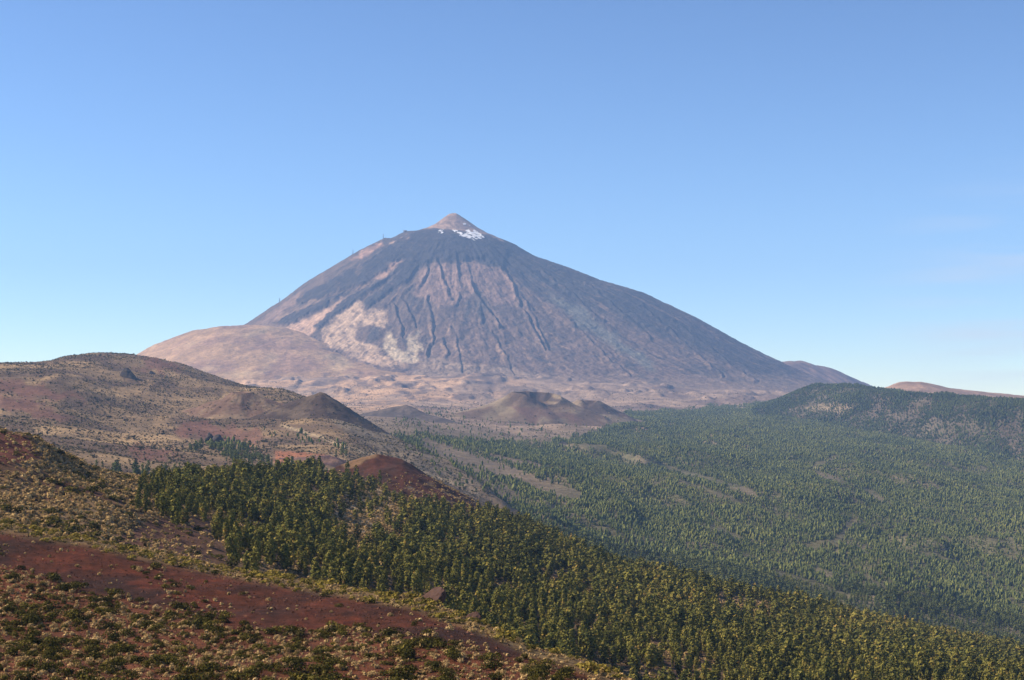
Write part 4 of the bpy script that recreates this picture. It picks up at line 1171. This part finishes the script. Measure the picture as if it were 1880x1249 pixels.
def stone_proto(seed):
    rs = np.random.default_rng(seed)
    d = np.array([(1, 0, 0), (0, 1, 0), (-1, 0, 0), (0, -1, 0), (0, 0, 1)], float) * 0.5
    d = d * rs.uniform(0.6, 1.2, (5, 1)) + rs.normal(0, 0.06, (5, 3))
    T = []
    for k in range(4):
        T += [d[k], d[(k + 1) % 4], d[4]]
    return np.array(T), np.clip(0.5 + rs.normal(0, 0.15, 4), 0, 1)
px, py = TA.mid()
st_pts = TA.scatter((0.45 + 1.2 * smooth01(0.0, 0.4, fbm(TA.P[:-1, :-1, 0] / 9, TA.P[:-1, :-1, 1] / 14, 4, 460))) * (TA.P[:-1, :-1, 1] > 120) * (py < 1262), rng, (-40, 1920, 1262))
sw = np.clip(np.exp(rng.normal(math.log(0.24), 0.55, len(st_pts))), 0.08, 0.9)
M_stone = leaf_mat('cinder_stones', [(0.0, (0.020, 0.013, 0.011)), (0.5, (0.060, 0.028, 0.021)), (1.0, (0.17, 0.085, 0.06))], 0.0, False)
tag(merged('rubble', M_stone, st_pts, [stone_proto(640 + k) for k in range(8)], sw, sw * 0.8, rng.normal(0, 0.18, len(st_pts)), rng), 'dark cinder stones littering the red slope', kind='stuff')

#@@THINGS
M_rock = plain_mat('rust_brown_rock', (0.075, 0.042, 0.034), 0.95, 1.2, 0.45, bump=0.6)
M_rock_d = plain_mat('dark_lava_rock', (0.050, 0.042, 0.040), 0.95, 0.15, 0.45, bump=0.6)
def rock(name, px, py, Y, w, d, h, mat, seed, label, cat='rock', group=None, lean=0.0, sharp=0.35):
    """px, py: where its foot meets the ground."""
    import bmesh
    bm = bmesh.new()
    bmesh.ops.create_icosphere(bm, subdivisions=4, radius=1.0)
    rs = np.random.default_rng(seed)
    cut = [(lambda n: n / np.linalg.norm(n))(rs.normal(size=3)) for _ in range(9)]
    lim = rs.uniform(0.5, 0.85, 9)
    co = np.array([v.co[:] for v in bm.verts])
    bump = 0.10 * fbm(co[:, 0] * 2 + seed, co[:, 1] * 2 + co[:, 2] * 1.7, 4, seed)
    for v, bv in zip(bm.verts, bump):
        p = np.array(v.co)
        for n, l in zip(cut, lim):
            t = p @ n
            if t > l:
                p = p - n * (t - l) * 0.92
        p = p * (1 + float(bv))
        z = p[2]
        p[0] = p[0] * (1 - sharp * max(z, 0)) + lean * max(z, 0)
        p[1] *= (1 - sharp * max(z, 0))
        v.co = (p[0] * w / 2, p[1] * d / 2, (z + 0.25) / 1.1 * h)
    me = bpy.data.meshes.new(name)
    bm.to_mesh(me); bm.free()
    me.materials.append(mat)
    o = link(name, me)
    o.location = ((px - CX) / F * Y, Y, (HY - py) / F * Y)
    return tag(o, label, cat, group)
rock('boulder', 784, 1118, 292, 5.6, 4.2, 3.5, M_rock, 5, 'large rust brown boulder at the end of the dry shrub band', 'boulder', lean=0.75, sharp=0.12)
rock('boulder', 866, 1146, 272, 3.0, 2.6, 2.0, M_rock, 9, 'smaller dark boulder right of the big rust brown one', 'boulder', lean=0.4, sharp=0.15)
rock('rock_outcrop', 238, 704, 3420, 44, 40, 29, M_rock_d, 12, 'black rock outcrop jutting from the scrub hill', 'outcrop', lean=-0.35)
rock('rock_outcrop', 278, 691, 3600, 22, 18, 13, M_rock_d, 14, 'small black rock right of the big outcrop', 'outcrop')
rock('rock_outcrop', 385, 806, 2420, 18, 14, 9, M_rock_d, 15, 'brown rock knob above the small pine grove', 'outcrop')
rock('rock_outcrop', 400, 808, 2400, 16, 14, 8, M_rock_d, 16, 'black rock knob touching the top of the small pine grove', 'outcrop')

# cable car pylons on the left skyline, station near the top
M_steel = plain_mat('painted_steel', (0.16, 0.16, 0.17), 0.6, 0.1, 0.1, 0.4)
M_wall = plain_mat('station_concrete', (0.14, 0.13, 0.13), 0.9, 0.05, 0.2)
def beam(V, Fc, a, b, r_):
    a, b = np.array(a, float), np.array(b, float)
    d = b - a; d /= np.linalg.norm(d)
    u = np.cross(d, [0.31, 0.9, 0.27]); u /= np.linalg.norm(u); w = np.cross(d, u)
    o = len(V)
    for p in (a, b):
        for s, t in ((-1, -1), (1, -1), (1, 1), (-1, 1)):
            V.append(p + r_ * (s * u + t * w))
    Fc += [(o, o + 1, o + 5, o + 4), (o + 1, o + 2, o + 6, o + 5), (o + 2, o + 3, o + 7, o + 6), (o + 3, o, o + 4, o + 7), (o, o + 3, o + 2, o + 1), (o + 4, o + 5, o + 6, o + 7)]
def beams(name, segs, parent):
    V, Fc = [], []
    for a, b, r_ in segs:
        beam(V, Fc, a, b, r_)
    return link(name, np_mesh(name, np.array(V), np.array(Fc), M_steel), parent)
def surf_z(px, py_guess=None):
    """skyline of the volcano at a photo column: the point with the smallest photo row."""
    i = int(np.argmin(np.abs(pxs - px)))
    j = int(np.argmin(TV.py[:, i]))
    return TV.P[j, i]
for px, H, lab in ((704, 36, 'steel cable car pylon standing on the notch below the summit, highest of the three'), (648, 34, 'steel cable car pylon halfway up the left skyline'), (512.5, 32, 'steel cable car pylon lowest on the left skyline')):
    p = surf_z(px)
    root = link('cable_car_pylon', None)
    root.location = p - np.array([0, 0, 2.0])
    tag(root, lab, 'pylon', 'cable car pylons')
    b, t = 3.4, 1.2
    for sx, sy in ((-1, -1), (1, -1), (1, 1), (-1, 1)):
        beams('leg', [((sx * b, sy * b, 0), (sx * t, sy * t, H), 0.45)], root)
    br = []
    n = 5
    for k in range(n):
        z0, z1 = H * k / n, H * (k + 1) / n
        r0, r1 = b + (t - b) * k / n, b + (t - b) * (k + 1) / n
        for (s0, s1) in (((-1, -1), (1, -1)), ((1, -1), (1, 1)), ((1, 1), (-1, 1)), ((-1, 1), (-1, -1))):
            br.append(((s0[0] * r0, s0[1] * r0, z0), (s1[0] * r1, s1[1] * r1, z1), 0.28))
            br.append(((s0[0] * r1, s0[1] * r1, z1), (s1[0] * r1, s1[1] * r1, z1), 0.28))
    beams('bracing', br, root)
    beams('crossarm', [((-5, 0, H), (5, 0, H), 0.6), ((-4.5, 0, H), (-4.5, 0, H + 2), 0.35), ((4.5, 0, H), (4.5, 0, H + 2), 0.35)], root)
def box(V, Fc, x0, x1, y0, y1, z0, z1):
    o = len(V)
    V += [np.array(q, float) for q in ((x0, y0, z0), (x1, y0, z0), (x1, y1, z0), (x0, y1, z0), (x0, y0, z1), (x1, y0, z1), (x1, y1, z1), (x0, y1, z1))]
    Fc += [(o, o + 3, o + 2, o + 1), (o + 4, o + 5, o + 6, o + 7), (o, o + 1, o + 5, o + 4), (o + 1, o + 2, o + 6, o + 5), (o + 2, o + 3, o + 7, o + 6), (o + 3, o, o + 4, o + 7)]
st = link('cable_car_station', None)
p = surf_z(744)
st.location = p - np.array([0, 0, 5.0])
tag(st, 'small dark cable car station on the skyline left of the summit', 'station')
V, Fc = [], []
box(V, Fc, -13, 13, -8, 8, 0, 12); box(V, Fc, 13.01, 20, -6, 6, 0, 8)
link('wall', np_mesh('wall', np.array(V), np.array(Fc), M_wall), st)
V, Fc = [], []
V = [np.array(q, float) for q in ((-14.5, -9, 12.0), (14.5, -9, 12.0), (14.5, 9, 12.0), (-14.5, 9, 12.0), (-14.5, 0, 16.0), (14.5, 0, 16.0))]
me = bpy.data.meshes.new('roof')
me.from_pydata([tuple(v) for v in V], [], [(0, 1, 5, 4), (2, 3, 4, 5), (1, 2, 5), (3, 0, 4), (3, 2, 1, 0)])
me.materials.append(M_steel)
link('roof', me, st)

# ------------------------------------------------------------------ haze: one closed box of even air round everything
def haze_box():
    m, nt, out = new_mat('haze')
    pv = nt.nodes.new('ShaderNodeVolumePrincipled')
    pv.inputs['Color'].default_value = (*HAZE_COLOR, 1)
    pv.inputs['Density'].default_value = HAZE_DENSITY
    pv.inputs['Anisotropy'].default_value = 0.0
    nt.links.new(pv.outputs['Volume'], out.inputs['Volume'])
    V, Fc = [], []
    box(V, Fc, -9500, 9500, -900, 18500, -1000, 1720)
    o = link('haze', np_mesh('haze', np.array(V), np.array(Fc), m))
    tag(o, 'thin blue haze over the distance', kind='stuff')
haze_box()
